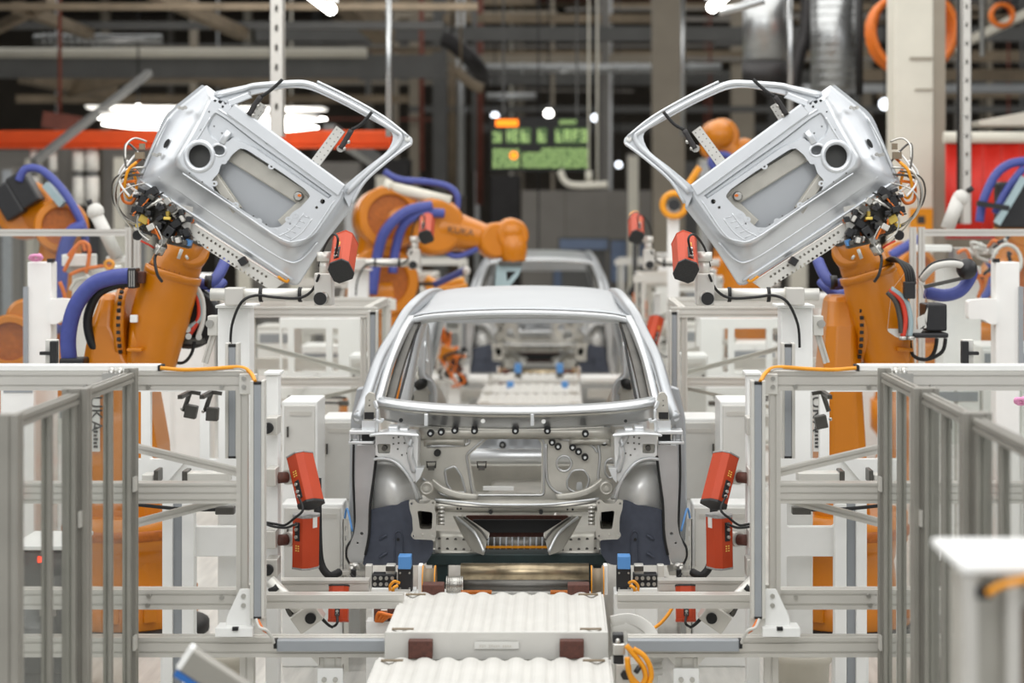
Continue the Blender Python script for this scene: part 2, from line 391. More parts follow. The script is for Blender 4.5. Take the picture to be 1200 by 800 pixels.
# ------------------------------------------------------------------ overhead pipes, ducts, lamps
def single(mb, name, m, label, cat, group=None, bev=0): return tag(mb.build(name, M[m], bev=bev), label, cat, group)
single(MB().tube([W(-120, 62, 29.6), W(430, 62, 29.6)], .075, 12), 'insulated_pipe', 'column_w', 'long pale insulated pipe running level under the roof above the tilted door', 'pipe')
t = T('ribbed_duct', 'bright ribbed air duct hanging highest over the orange-red beam', 'duct', W(115, 46, 28))
MB().tube([W(40, 46, 28), W(190, 46, 28)], .07, 12).build('duct_tube', M['duct'], t)
for i in range(9):
    a = W(52+i*8, 46, 28); MB().cyl(a-V((.02, 0, 0)), a+V((.02, 0, 0)), .085, 12).build('rib', M['duct'], t)
t = T('round_duct', 'shiny round air duct crossing behind the tan column', 'duct', W(700, 80, 34))
MB().tube([W(560, 80, 34), W(845, 80, 34)], .085, 14).build('duct_tube', M['duct'], t)
for i in range(11):
    a = W(590+i*22, 80, 34); MB().cyl(a-V((.025, 0, 0)), a+V((.025, 0, 0)), .1, 14).build('band', M['duct'], t)
single(MB().tube([W(570, 113, 36), W(628, 113, 36)], .07, 12), 'short_duct', 'duct', 'short bright duct length above the green display board', 'duct')
single(MB().tube([W(518, 45, 30), W(530, 50, 30), W(556, 74, 30), W(566, 92, 31)], .13, 12).cyl(W(530, 50, 30), V((W(530, 0, 30).x, 30, 7.58)), .02, 6), 'bent_duct', 'pipe_dark', 'dark bent duct dropping beside the grey column', 'duct')
single(MB().tube([W(534, 82, 29.5), W(552, 98, 29.5), W(566, 104, 29.5)], .08, 10).cyl(W(540, 88, 29.5), V((W(540, 0, 29.5).x, 29.5, 7.6)), .02, 6), 'bent_pipe', 'beam_tan', 'tan bent pipe under the dark bent duct', 'pipe')
t = T('exhaust_stack', 'silver vertical exhaust pipe with a dark lower sleeve over the door', 'duct', W(895, 95, 22))
MB().cyl(W(896, -20, 22), W(896, 74, 22), .245, 24).build('stack_tube', M['duct'], t)
MB().cyl(W(896, 74, 22), W(896, 100, 22), .255, 24).build('sleeve', M['pipe_dark'], t)
t = T('spiral_duct', 'wide spiral-seamed vertical duct beside the black pole', 'duct', W(976, 105, 24))
MB().cyl(W(976, -25, 24), W(976, 106, 24), .27, 28).build('duct_tube', M['duct'], t)
for i in range(12):
    a = W(976, -10+i*10, 24); MB().lathe(a, (0, 0, 1), [(.27, 0), (.28, .006), (.27, .014)], 28).build('seam', M['duct'], t)
single(MB().tube([W(885, -5, 23), W(884, 30, 23), W(876, 60, 23), W(884, 92, 22.5), W(905, 110, 22.5)], .06, 10), 'drop_hose', 'pipe_dark', 'dark hose curving down past the silver exhaust pipe', 'hose')
single(MB().tube([W(947, -5, 25), W(944, 40, 25), W(936, 66, 25), W(930, 100, 25)], .09, 10), 'black_hose', 'pipe_dark', 'black hose hanging between the two silver ducts', 'hose')
for x, w, y1, d, m, l in ((926, 7, 135, 17, 'duct', 'slim pale pole hanging before the silver exhaust pipe'), (455.5, 7, 160, 15.5, 'duct', 'slim pale round pole hanging over the door frame tip'), (1007, 9, 112, 21, 'rubber', 'slim black pole beside the spiral duct'), (1124, 6, 262, 17.2, 'rubber', 'slim black pole beside the slotted strut'), (800, 5, 160, 26, 'duct', 'thin grey pole along the tan column'), (540, 10, 230, 35, 'duct', 'pale drop pipe beside the dark grey column'), (530, 10, 240, 38, 'beam_tan', 'tan drop pipe behind the dark grey column'), (562, 9, 240, 37, 'pipe_red', 'rust coloured drop pipe beside the display board'), (494, 6, 200, 33, 'pipe_red', 'thin rust pipe left of the dark grey column'), (556, 6, 200, 34, 'col_dark', 'dark riser beside the rust coloured drop pipe')):
    single(MB().cyl(W(x, -30, d), W(x, y1, d), w/2*d/FPX, 12), 'hanging_pole', m, l, 'pole')
def strut(x, w, y1, d, label):
    t = T('slotted_strut', label, 'strut', W(x, y1, d))
    s = PX(w, d); hs = [oval(0, -z, s*.14, s*.3, 8) for z in [.12+.16*i for i in range(int((CAMZ+1-1)/.16))] if z < PX(y1+10, d)]
    top = W(x, -30, d); bot = W(x, y1, d); L = top.z-bot.z
    MB().prism(rect(-s/2, -L, s/2, 0), top, (1, 0, 0), (0, 0, 1), (0, .006, 0), [h for h in hs if h[4][1] > -L+.1]).mm((bot.x-s/2, d, bot.z), (bot.x-s/2+.006, d+s, top.z)).mm((bot.x+s/2-.006, d, bot.z), (bot.x+s/2, d+s, top.z)).mm((bot.x-s/2+.006, d+s*.8, bot.z), (bot.x+s/2-.006, d+s*.82, top.z)).build('channel', M['alu'], t)
strut(324, 16, 160, 16, 'slotted aluminium strut hanging from the roof behind the door frame')
strut(1133, 11, 262, 17, 'slotted aluminium strut hanging before the red strip curtain')
def tube_lamp(p0, p1, r, label):
    t = T('tube_lamp', label, 'lamp', (V(p0)+V(p1))/2)
    p0, p1 = V(p0), V(p1); u = (p1-p0).normalized()
    MB().tube([p0, p0+u*r, p1-u*r, p1], [r*.6, r, r, r*.6], 12, raw=True).build('tube', M['lamp'], t)
    MB().bar(p0+V((0, 0, r*1.7)), p1+V((0, 0, r*1.7)), r*2.2, r).build('housing', M['white'], t)
tube_lamp(W(362, -8, 15), W(389, 12, 14), .045, 'white tube lamp hanging at the top edge above the tilted door')
tube_lamp(W(834, 9, 15), W(852, -8, 16), .05, 'white tube lamp beside the silver exhaust pipe')
single(MB().tube([W(842, 14, 15.5), W(868, 8, 15.5), W(895, 0, 15.5)], .035, 8), 'support_bracket', 'duct', 'grey arm reaching to the tube lamp by the exhaust pipe', 'bracket')
def long_lamp(x0, y0, x1, y1, d, label):
    t = T('light_strip', label, 'lamp', W((x0+x1)/2, y1, d))
    a, b = W(x0, y0, d), W(x1, y1, d)
    MB().sweep(rpoly([(-.22, .03), (.22, .03), (.1, -.01), (-.1, -.01)], .02, 2), a+V((0, 0, .09)), b+V((0, 0, .09))).build('reflector', M['white'], t)
    for o in (-.09, .09): MB().tube([a+V((-.0, o, 0)), a+V((.3, o, 0)), b+V((-.3, o, 0)), b+V((0, o, 0))], [.012, .045, .045, .012], 10, raw=True).build('tube', M['lamp'], t)
long_lamp(104, 137, 382, 139, 21, 'long white twin-tube lamp hanging over the orange-red beam')
long_lamp(122, 146, 372, 149, 19.5, 'second white twin-tube lamp just below the long one')
for x, y, d, r, s, l in ((643, 133, 34, .075, 'lamp', 'small round lamp above the display board'), (697, 138, 33.6, .06, 'lamp_soft', 'small round lamp at the top corner of the display board'), (580, 136, 36, .07, 'lamp_soft', 'small bluish lamp left of the display board'), (162, 127, 28, .06, 'lamp', 'tiny round lamp above the long twin-tube lamp'), (725, 193, 38, .06, 'lamp_soft', 'pale round lamp right of the display board'), (631, 309, 30, .07, 'lamp_soft', 'round lamp seen through the rear body shell'), (1037, 122, 27, .08, 'lamp_soft', 'bright roof lamp beside the white column')):
    t = T('round_lamp', l, 'lamp', W(x, y, d)); MB().ball(W(x, y, d), r, 14).build('globe', M[s], t); MB().cyl(W(x, y, d)+V((0, 0, r*.8)), V((W(x, y, d).x, d, 7.6)), .012, 8).build('drop_rod', M['black'], t)
t = T('crane_beam', 'orange-red painted crane beam crossing behind the tilted door', 'beam', W(200, 172, 22))
MB().mm((W(-120, 0, 22).x, 21.9, W(0, 171, 22).z), (W(460, 0, 22).x, 22.1, W(0, 153, 22).z)).build('web', M['beam_red'], t, bev=.03)
MB().mm((W(-120, 0, 22).x, 21.82, W(0, 174, 22).z), (W(460, 0, 22).x, 22.18, W(0, 171, 22).z)).build('flange', M['beam_red'], t)
single(MB().bar(W(52, 140, 24.6), W(95, 146, 24.6), .2, .2).cyl(W(70, 142, 24.6), V((W(70, 0, 24.6).x, 24.6, 7.6)), .025, 8), 'rust_bracket', 'pipe_red', 'short rust coloured bracket above the crane beam', 'bracket')
def coil(c, R, r, n, label):
    t = T('cable_coil', label, 'cable coil', c)
    for i in range(n):
        pts = [c+V((R*(1+.03*math.sin(i*2+a*3))*math.cos(a), (i-n/2)*r*1.5, R*(1+.04*math.cos(i+a*2))*math.sin(a))) for a in [2*math.pi*k/28 for k in range(28)]]
        MB().tube(pts, r, 6, closed=True, raw=True).build('turn', M['orange_cable'], t)
    MB().cyl(c+V((0, 0, R)), V((c.x, c.y, 7.6)), .015, 8).build('hang_rod', M['col_dark'], t)
for_c = W(1068, 38, 20.6)
coil(for_c, .43, .035, 7, 'big orange cable coil hanging behind the white column')
coil(W(1174, 18, 22), .12, .025, 3, 'small orange cable coil hanging at the top right by the slotted strut')
single(MB().tube([V((W(1150, 0, 22.6).x, 22.6, 7.6)), W(1151, 66, 22.6)], .03, 8), 'hook_rod', 'duct', 'thin rod hanging beside the small orange cable coil', 'rod')
single(MB().prism([(0, 0), (1.6, .3), (1.6, -.05), (0, -.05)], W(1148, 141, 19), (1, 0, 0), (0, 0, 1), (0, .5, 0)), 'lamp_hood', 'column_w', 'pale wedge-shaped lamp hood above the red strip curtain', 'lamp hood', bev=.01)
t = T('strip_curtain', 'red strip curtain hanging from a white roller beside the white column', 'curtain', W(1155, 262, 18.4))
MB().tube([W(1106, 161, 18.4), W(1260, 161, 18.4)], .055, 14).build('roller', M['column_w'], t)
for i in range(7):
    x = 1108+i*22
    def fn(u, v, x=x): p = W(x+u*21.4, 168+v*112, 18.4); p.y += .03*math.sin(u*math.pi); return p
    MB().grid(fn, 6, 1).build('strip', M['curtain'], t, solid=.006)
# display board
t = T('display_board', 'black hanging display board with rows of glowing green characters', 'display board', W(633, 200, 28))
MB().pbox(574, 137, 693, 201, 28, .14).build('cabinet', M['rubber'], t, bev=.015)
for x in (590, 676): MB().bar(W(x, 137, 28.07), W(x, -30, 28.07), .03, .03).build('hanger', M['col_dark'], t)
def field(x0, y0, x1, y1, cols, rows, m, back=None):
    f = MB().pbox(x0, y0, x1, y1, 27.985, .012).build('field', M[back or 'led_dim'], t)
    mb = MB(); cw = (x1-x0)/cols; ch = (y1-y0)/rows
    for r in range(rows):
        for c in range(cols):
            X, Y = x0+c*cw, y0+r*ch
            segs = [(.15, .15, .35, .85), (.15, .12, .85, .27), (.65, .15, .85, .85), (.15, .74, .85, .88), (.2, .44, .8, .56)]
            for q in random.sample(segs, 3+(c*7+r*3) % 2): mb.pbox(X+q[0]*cw, Y+q[1]*ch, X+q[2]*cw, Y+q[3]*ch, 27.978, .006)
    mb.build('characters', M[m], f)
field(577, 153, 588, 168, 2, 1, 'led_green'); field(593, 150, 608, 168, 2, 1, 'led_green'); field(609, 150, 622, 168, 1, 1, 'led_green'); field(629, 150, 641, 168, 1, 1, 'led_green'); field(650, 150, 689, 168, 4, 1, 'led_green')
field(577, 174, 609, 197, 5, 4, 'led_green'); field(612, 178, 634, 197, 4, 3, 'led_green'); field(634, 173, 690, 197, 9, 4, 'led_green'); field(655, 140, 676, 146, 5, 1, 'led_green')
MB().pbox(581, 140, 607, 148, 27.98, .02).build('banner_light', M['led_orange'], t)
MB().cyl(W(602, 182, 27.975), W(602, 182, 27.99), .055, 16).build('status_light', M['led_orange'], t)
single(MB().tube([W(656, 200, 27), W(668, 216, 27), W(712, 216, 27)], .05, 8).cyl(W(700, 216, 27), V((W(700, 0, 27).x, 27, 7.6)), .015, 8), 'bent_bracket', 'column_w', 'pale bent tube hanging under the display board', 'bracket')
single(MB().tube([V((W(690, 0, 27.15).x, 27.15, 7.6)), W(690, 200, 27.15)], .015, 8).tube([W(690, 200, 27.15), W(690, 213, 27.15)], .05, 8), 'stub_bracket', 'column_w', 'pale stub tube joining the bent tube under the display board', 'bracket')
t = T('signal_beacon', 'glowing amber beacon beside the small orange-red scanner', 'beacon', W(744, 262, 24))
MB().ball(W(744, 254, 24), .055, 14).build('lens', M['beacon'], t); MB().cyl(W(744, 260, 24), V((W(744, 0, 24).x, 24, 0)), .03, 10).build('stem', M['black'], t)
# partition and screens
t = T('partition_wall_panel', 'grey partition panel standing below the display board', 'partition', W(690, 420, 33))
for i in range(3):
    x = 612+i*51; MB().pbox(x, 223, x+50.3, 460, 33, .08).build('board', M['part_grey'], t)
for x0, y0, x1, y1, d, l in ((656, 280, 712, 292, 31, 'bluish window band above the rear body shell'), (649, 306, 703, 337, 31.5, 'blue screen seen through the rear body shell'), (716, 282, 734, 330, 31, 'tall bluish window beside the rear body shell'), (744, 286, 764, 312, 30.5, 'small dark bluish window right of the rear body shell')):
    t = T('window_screen', l, 'screen', W((x0+x1)/2, y1, d)); MB().pbox(x0, y0, x1, y1, d, .03).build('glass', M['win_blue'], t); MB().mm((W(x0+2, 0, d).x, d+.05, 0), (W(x1-2, 0, d).x, d+.12, W(0, y0, d).z)).build('stand', M['col_dark'], t); f = MB().pprism(rect(x0-2, y0-2, x1+2, y1+2), d-.01, .06, [rect(x0, y0, x1, y1)]).build('frame', M['col_dark'], t)
# dark machinery mass at the back: individual cabinets
for i, (x0, x1, y0, d, m, l) in enumerate(((-60, 40, 176, 30, 'col_dark', 'dark tall cabinet at the far left edge'), (44, 76, 168, 31, 'part_grey', 'grey narrow cabinet left of the white rolls'), (120, 176, 172, 31, 'col_dark', 'dark cabinet right of the white rolls'), (300, 420, 190, 33, 'part_grey', 'low grey cabinet behind the door window'), (430, 480, 186, 35, 'pipe_dark', 'dark cabinet behind the reaching robot'), (574, 610, 205, 36, 'pipe_dark', 'dark cabinet below the display board'), (770, 830, 190, 36, 'col_dark', 'dark cabinet behind the other door window'), (835, 905, 200, 37, 'part_grey', 'grey cabinet behind the round-headed robot'), (1110, 1260, 270, 24, 'beam_tan', 'tan low cabinet below the red curtain'))):
    m = 'part_grey' if x0 < 180 else m
    t = T('machine_cabinet', l, 'cabinet', W((x0+x1)/2, 400, d)); a = W(x0, y0, d); b = W(x1, y0, d)
    MB().mm((a.x, d, 0), (b.x, d+.6, a.z)).build('housing', M[m], t, bev=.02)
    k = max(1, int((b.x-a.x)/.6))
    for j in range(k):
        q = a.x+(b.x-a.x)*j/k; MB().mm((q+.03, d-.02, .15), (q+(b.x-a.x)/k-.03, d, a.z-.08)).build('door', M[m], t, bev=.008)
for i, (x, y0, y1, r) in enumerate(((92, 172, 240, 7), (108, 170, 242, 8), (62, 175, 240, 5), (40, 180, 238, 5))):
    t = T('hanging_roll', ['white upright roll hanging under the crane beam', 'widest white upright roll beside its twin under the crane beam', 'thin white roll left of the two wide rolls', 'thinnest pale roll at the left under the crane beam'][i], 'roll', W(x, y1, 22))
    MB().cyl(W(x, y1, 22), W(x, 207, 22), PX(r, 22), 16).cyl(W(x, 200, 22), W(x, 174, 22), PX(r, 22), 16).build('roll_body', M['cream'], t); MB().cyl(W(x, 207, 22), W(x, 200, 22), PX(r*.8, 22), 16).build('band', M['col_dark'], t)
# ------------------------------------------------------------------ car body shell (unpainted, no doors)
def make_car():
    car = T('car_body_shell', 'bare metal car body without doors nearest the ribbed white platforms', 'car body', (0, 10.2, .57), 'car bodies in line')
    D = 10.2
    def P(x, y, d=D): return W(x, y, d)
    # roof
    def roof(u, v):
        a = u*2-1; yy = 10.86+2.35*v
        hw = .635-.05*min(1, v*4)**.7-.05*max(0, v-.7)
        zc = 1.862+.075*math.sin(min(1, v*1.25)*math.pi*.5)-.085*max(0, v-.45)**1.4
        return V((a*hw, yy+.07*a*a*(1-v), zc-.036*a*a*(1-.3*v)-.02*a**8))
    MB().grid(roof, 28, 20).build('roof', M['skin'], car, solid=.008)
    mb = MB().strip([roof(i/12, 0)+V((0, .01, -.022)) for i in range(13)], .05, .035, 2).strip([roof(i/12, 0)+V((0, .07, -.035)) for i in range(13)], .08, .04, 2)
    mb.build('windscreen_header', M['body_light'], car); MB().tube([roof(i/14, 0)+V((0, -.006, -.006)) for i in range(15)], .0045, 6, k=2).build('roof_seam', M['dark_steel'], car)
    mb = MB().strip([roof(i/12, 1)+V((0, -.02, -.03)) for i in range(13)], .14, .05, 2); mb.build('tail_header', M['body_light'], car)
    for yy in (.35, .68): MB().strip([roof(i/10, yy)+V((0, 0, -.03)) for i in range(11)], .09, .025, 2).build('roof_bow', M['body'], car)
    for s in (-1, 1):
        mb = MB()
        pth = [V((s*x, y, z)) for x, y, z in ((-.80, 10.06, 1.33), (-.765, 10.16, 1.44), (-.725, 10.4, 1.60), (-.672, 10.7, 1.715), (-.63, 10.96, 1.81), (-.585, 11.3, 1.872), (-.575, 12.2, 1.885), (-.56, 13.0, 1.83), (-.61, 13.5, 1.62), (-.69, 13.72, 1.32), (-.72, 13.75, .95))]
        mb.strip([p+V((s*-.012*(1 if i < 6 else 0), 0, 0)) for i, p in enumerate(pth)], .056, .075, 5, r=.35); mb.build('side_frame', M['skin'], car)
        # inner pillar layers
        mb = MB().strip([V((s*x, y, z)) for x, y, z in ((-.725, 10.20, 1.40), (-.688, 10.45, 1.58), (-.638, 10.75, 1.735), (-.605, 10.93, 1.80))], .04, .05, 4, r=.25); mb.build('windscreen_pillar', M['body_light'], car)
        mb = MB().strip([V((s*x, y, z)) for x, y, z in ((-.67, 10.28, 1.40), (-.64, 10.5, 1.56), (-.60, 10.8, 1.72), (-.575, 10.96, 1.785))], .05, .03, 4, r=.2); mb.build('inner_pillar', M['dark_steel'], car)  # darker steel tone stands in for dark reflections on this pillar
        mb = MB().tube([V((s*x, y, z)) for x, y, z in ((-.625, 10.27, 1.40), (-.595, 10.5, 1.56), (-.572, 10.8, 1.72), (-.555, 11.0, 1.78))], .007, 6); mb.build('seal_line', M['rubber'], car)
        # B pillar and rear side panel with wheel housing
        mb = MB().strip([V((s*x, y, z)) for x, y, z in ((-.575, 11.75, 1.86), (-.645, 11.72, 1.6), (-.715, 11.68, 1.15), (-.74, 11.66, .68))], .16, .07, 5, up=(1, 0, 0), r=.3); mb.build('centre_pillar', M['body_light'], car)
        side = rpoly([(12.75, 1.02), (12.72, .62), (13.75, .62), (13.8, 1.0), (13.62, 1.40), (13.45, 1.62), (13.2, 1.70), (12.8, 1.74), (12.82, 1.5)], .06, 3)
        hole = rpoly([(12.95, 1.40), (13.35, 1.38), (13.25, 1.58), (12.92, 1.66)], .05, 3)
        MB().prism(side, (s*-.70, 0, 0), (0, 1, 0), (0, 0, 1), (s*.03, 0, 0), [hole]).build('rear_side_panel', M['body_light'], car, bev=.008)
        mb = MB().ball((s*-.64, 12.95, .9), .34, 22, (.42, 1, 1.15)); wh = mb.build('rear_wheel_housing', M['inner'], car)
        def S(mb):
            if s > 0: mb.v = [V((-q.x, q.y, q.z)) for q in mb.v]; mb.f = [list(reversed(f)) for f in mb.f]
            return mb
        qp = S(MB().pprism(rpoly([(487, 372), (503, 374), (500, 386), (499, 438), (509, 447), (512, 458), (512, 500), (468, 500), (470, 452), (478, 420)], 2.5, 3), 12.35, .04, [oval(483, 424, 2, 5, 10, .2), oval(490, 452, 1.2, n=8)])).build('rear_quarter_panel', M['body_light'], car, bev=.008)
        S(MB().strip([W(499, 400, 12.32), W(497, 438, 12.31), W(506, 447, 12.3), (W(510, 458, 12.3)), W(510, 490, 12.3)], .02, .03, 4, up=(0, 1, 0))).build('quarter_flange', M['body_light'], qp)
        S(MB().strip([W(488, 430, 12.33), W(489, 442, 12.3), W(497, 450, 12.3), W(503, 462, 12.3)], .025, .02, 4, up=(0, 1, 0))).build('quarter_bead', M['inner'], qp)
        tp = S(MB().pprism(rpoly([(477, 478), (479, 465), (488, 456), (500, 457), (503, 466), (500, 490), (478, 490)], 3, 3), 12.28, .03, [oval(481, 465, 2, n=10)])).build('tower_plate', M['inner'], car, bev=.006)
        S(MB().tube([W(489, 452, 12.24), W(495, 449, 12.22), W(499, 446, 12.24)], [.03, .036, .014], 8)).build('grommet', M['rubber'], tp)
        S(MB().tube([W(481, 465, 12.26), W(480, 467, 12.23)], .022, 8)).build('grommet', M['rubber'], tp)
        S(MB().pprism(rpoly([(482, 398), (487, 399), (490, 402), (484, 403)], .5, 1), 12.3, .02)).build('hook_bracket', M['dark_steel'], car)
        # sill and door aperture flange
        MB().strip([V((s*-.77, 10.25, .66)), V((s*-.77, 11.5, .66)), V((s*-.77, 12.8, .66))], .15, .13, 2, r=.25).build('sill', M['body'], car)
        mb = MB()
        fl = [(418, 455), (430, 452), (433, 468), (424, 500), (422, 560), (424, 620), (421, 656), (413, 656), (409, 600), (410, 520), (411, 490)]
        q = [(x, y) for x, y in fl]
        mb.pprism(q, 10.42, .06)
        if s > 0: mb.v = [V((-p.x, p.y, p.z)) for p in mb.v]; mb.f = [list(reversed(f)) for f in mb.f]
        mb.build('door_flange', M['skin'], car, bev=.01)
    # hatch ring at the tail
    out = rpoly([(-.73, .62), (.73, .62), (.73, 1.4), (.69, 1.66), (.56, 1.80), (-.56, 1.80), (-.69, 1.66), (-.73, 1.4)], .08, 4)
    inn = rpoly([(-.66, .98), (.66, .98), (.66, 1.45), (.63, 1.63), (-.63, 1.63), (-.66, 1.45)], .07, 5)
    MB().prism(out, (0, 13.55, 0), (1, 0, 0), (0, 0, 1), (0, .06, 0), [inn]).build('tail_opening_ring', M['body_light'], car, bev=.012)
    # floor, seat riser, rear bulkhead
    MB().mm((-.72, 10.5, .60), (-.2, 13.5, .64)).mm((.2, 10.5, .60), (.72, 13.5, .64)).each('floor_pan', M['inner'], car)
    MB().strip([V((0, 11.2, .72)), V((0, 11.8, .72)), V((0, 12.5, .70))], .40, .12, 3, r=.35).build('tunnel', M['inner'], car)
    MB().tube([V((-.7, 11.6, .955)), V((.7, 11.6, .955))], .045, 14).build('dash_crossbeam', M['body_light'], car)
    MB().mm((-.7, 11.9, .64), (.7, 11.95, .88)).build('seat_riser', M['inner'], car, bev=.02)
    def bulk(u, v): return V(((u-.5)*1.36, 12.7+.03*math.sin(v*9)+.012*math.sin(u*40), .64+v*.4))
    MB().grid(bulk, 40, 16).build('rear_bulkhead', M['skin'], car, solid=.006)
    mb = MB()
    for i in range(-2, 4): mb.tube([V((i*.11+.02, 11.56, .7)), V((i*.11+.02, 11.56, .74))], .022, 8)
    mb.build('floor_boss', M['body_light'], car)
    # cowl: bright rolled lip, gutter, plenum face
    def lipp(u, dy=0, dz=0):
        a = 2*u-1; return V((a*.715, 10.03+.10*a*a+dy, 1.372+.024*a**2+.016*a**6+dz))
    mb = MB().loft([[lipp(i/20, y, z) for y, z in ((.0, -.012), (-.012, .0), (-.008, .016), (.01, .026), (.10, .03), (.10, .022), (.012, .016), (.006, .008))] for i in range(21)])
    mb.build('cowl_lip', M['body_light'], car)
    mb = MB().grid(lambda u, v: lipp(u, .02+.10*v**.6, -.01-.085*v), 24, 6); mb.build('plenum_face', M['body'], car, solid=.004)
    mb = MB().grid(lambda u, v: lipp(u, .012, -.004-.02*v), 24, 1); mb.build('gutter_strip', M['inner'], car, solid=.003)
    for px in (497, 621.5): o = MB().pbox(px, 485, px+4.5, 499, 10.02, .05).build('plenum_bracket', M['body_light'], car, bev=.003)
    for px, py, r in ((470, 492, 2.4), (566, 493, 2.6), (637, 493.5, 2.6), (733, 493, 2.0)):
        c = P(px, py, 10.06); MB().cyl(c, c+V((0, -.01, 0)), PX(r, 10), 12).build('plug', M['white'] if 500 < px < 700 else M['rubber'], car)
    # firewall
    outl = rpoly([(489, 512), (500, 500), (530, 497), (680, 497), (712, 503), (720, 512), (722, 575), (712, 586), (640, 594), (560, 594), (505, 586), (489, 575)], 4, 2)
    H = [rpoly([(550, 533), (573, 513), (628, 513), (634.5, 518), (634.5, 577), (557, 577)], 4, 3), oval(661, 543, 8, 8.5, 18), rpoly([(522, 551), (533, 547), (540, 558), (545, 576), (530, 575), (524, 566)], 3, 3), rpoly([(671, 552), (684, 551), (690, 562), (686, 573), (677, 577), (666, 572), (665, 563)], 4, 3),
         rpoly([(710, 541), (717, 537), (721, 543), (721, 556), (714, 560), (709, 553)], 3, 3), oval(540, 560, .1, .1, 3)][:5]
    fw = MB().pprism(outl, 10.22, .012, H).build('firewall', M['inner'], car)
    for h in H[:5]:
        c = V((sum(p[0] for p in h)/len(h), sum(p[1] for p in h)/len(h), 0)); pts = [P(c.x+(x-c.x)*1.08, c.y+(y-c.y)*1.08, 10.218) for x, y in h]
        MB().tube(pts, .006, 6, closed=True, raw=True).build('pressed_rim', M['body'], fw)
    MB().pprism(rpoly([(676, 565), (682, 565), (683, 574), (675, 574)], 2, 2), 10.3, .01).build('backing_plate', M['body_light'], fw)
    def band(x0, x1, y0, y1, dpt, out):
        def fn(u, v):
            x = x0+(x1-x0)*u; e = math.sin(math.pi*u)**.3
            return P(x, y0+(y1-y0)*v+2*(1-e), dpt-out*math.sin(math.pi*(.1+.8*v))*e)
        return MB().grid(fn, 24, 8)
    band(491, 716, 499, 514, 10.2, .05).build('upper_crossmember', M['inner'], car, solid=.004)
    band(497, 545, 512, 521, 10.21, .04).both().each('firewall_bead', M['inner'], car, solid=.003)
    mb = MB(); 
    for pts in ([(500, 523), (545, 521), (549, 514)], [(494, 560), (512, 572), (520, 580), (560, 584)], [(640, 520), (641, 560), (650, 575), (664, 580)], [(655, 514), (690, 520), (700, 530)], [(700, 516), (703, 535), (701, 560), (706, 575)]):
        mb.tube([P(x, y, 10.215) for x, y in pts], .007, 6)
    mb.each('firewall_rib', M['body'], car)
    for x, y in ((504.5, 507.5), (517, 506), (533, 504), (556, 504.5), (604, 504.5), (641.5, 504.5), (686, 508), (698, 512), (708, 518), (589, 521), (512.5, 530.5), (647, 518), (654, 523), (671, 524), (678, 529), (685.5, 535.5)):
        d0 = 10.13 if y < 515 and x < 690 else 10.2
        if 580 < x < 600 and y > 515: d0 = 12.68
        c = P(x, y, d0); s = MB().cyl(c+V((0, .03, 0)), c+V((0, -.012, 0)), PX(4.1, d0), 14).build('stud_seal', M['rubber'], car)
        if x not in (512.5,): MB().cyl(c+V((0, -.012, 0)), c+V((0, -.02, 0)), PX(1.7, d0), 10).build('stud', M['body_light'], s)
    for x in (505, 564):
        o = MB().pbox(x-3.5, 546, x+4, 551, 10.16, .03).tube([P(x-4, 548, 10.15), P(x-5, 541, 10.14), P(x+6, 541, 10.14), P(x+5, 548, 10.15)], .005, 5, k=1).build('spring_clip', M['dark_steel'], car)
    MB().pbox(566, 570, 602, 574.5, 10.9, .02).build('heater_flange', M['white'], car)
    # lower crossmember
    def cm(u, v):
        a = 2*u-1; x = 606+a*97
        return P(x, 587+14*v-3*abs(a)**3*v-1.5*(1-abs(a)), 10.12-.06*math.sin(math.pi*v)**.5)
    MB().grid(cm, 28, 8).build('lower_crossmember', M['inner'], car, solid=.006)
    mb = MB().strip([P(510, 585, 10.1), P(540, 588, 10.08), P(575, 591, 10.06), P(637, 591, 10.06), P(672, 588, 10.08), P(702, 584, 10.1)], .02, .012, 4); mb.build('crossmember_seam', M['body_light'], car)
    mb = MB().tube([P(510, 588, 10.07), P(560, 594, 10.045), P(650, 594, 10.045), P(702, 587, 10.07)], .003, 5); mb.build('sealant_bead', M['dark_steel'], car)
    for x, y, r in ((575, 600, 2.4), (634, 600, 2.6), (536, 596, 1.2), (540, 596, 1.2), (671, 597, 1.3), (665, 597, 1)): c = P(x, y, 10.055); MB().cyl(c+V((0, .02, 0)), c, PX(r, 10.1), 10).build('drain_hole_plug', M['rubber'], car)
    # tunnel mouth: dark plates stand in for the shade inside
    MB().pprism(rpoly([(545, 604), (667, 604), (660, 629), (552, 629)], 3, 2), 10.35, .02).build('tunnel_mouth', M['brown'], car)
    MB().pprism(rpoly([(553, 609), (659, 609), (655, 633), (645, 633), (640, 624), (572, 624), (567, 633), (557, 633)], 3, 2), 10.3, .02).build('tunnel_shade_plate', M['rubber'], car)
    for s in (-1, 1):
        def Q(mb):
            if s > 0: mb.v = [V((-p.x, p.y, p.z)) for p in mb.v]; mb.f = [list(reversed(f)) for f in mb.f]
            return mb
        # torque box with weld dots, slanted gusset
        def tb(u, v): return P(510+(558-510)*u, 622+29*v+2*u, 10.28-.1*v)
        t = Q(MB().grid(tb, 6, 4)).build('torque_box', M['inner'], car, solid=.008)
        mb = MB()
        for i in range(5):
            for j in range(2):
                c = tb(.1+.2*i, .3+.4*j); mb.cyl(c+V((0, .004, 0)), c+V((0, -.008, 0)), .008, 8)
        [q.build('weld_dot', M['dark_steel'], t) for q in Q(mb).islands()]
        g = [P(530, 604, 10.25), P(541, 604, 10.2), P(574, 626, 10.02), P(571, 633, 10.0), P(567, 651, 10.02), P(553, 646, 10.1), P(541, 626, 10.2)]
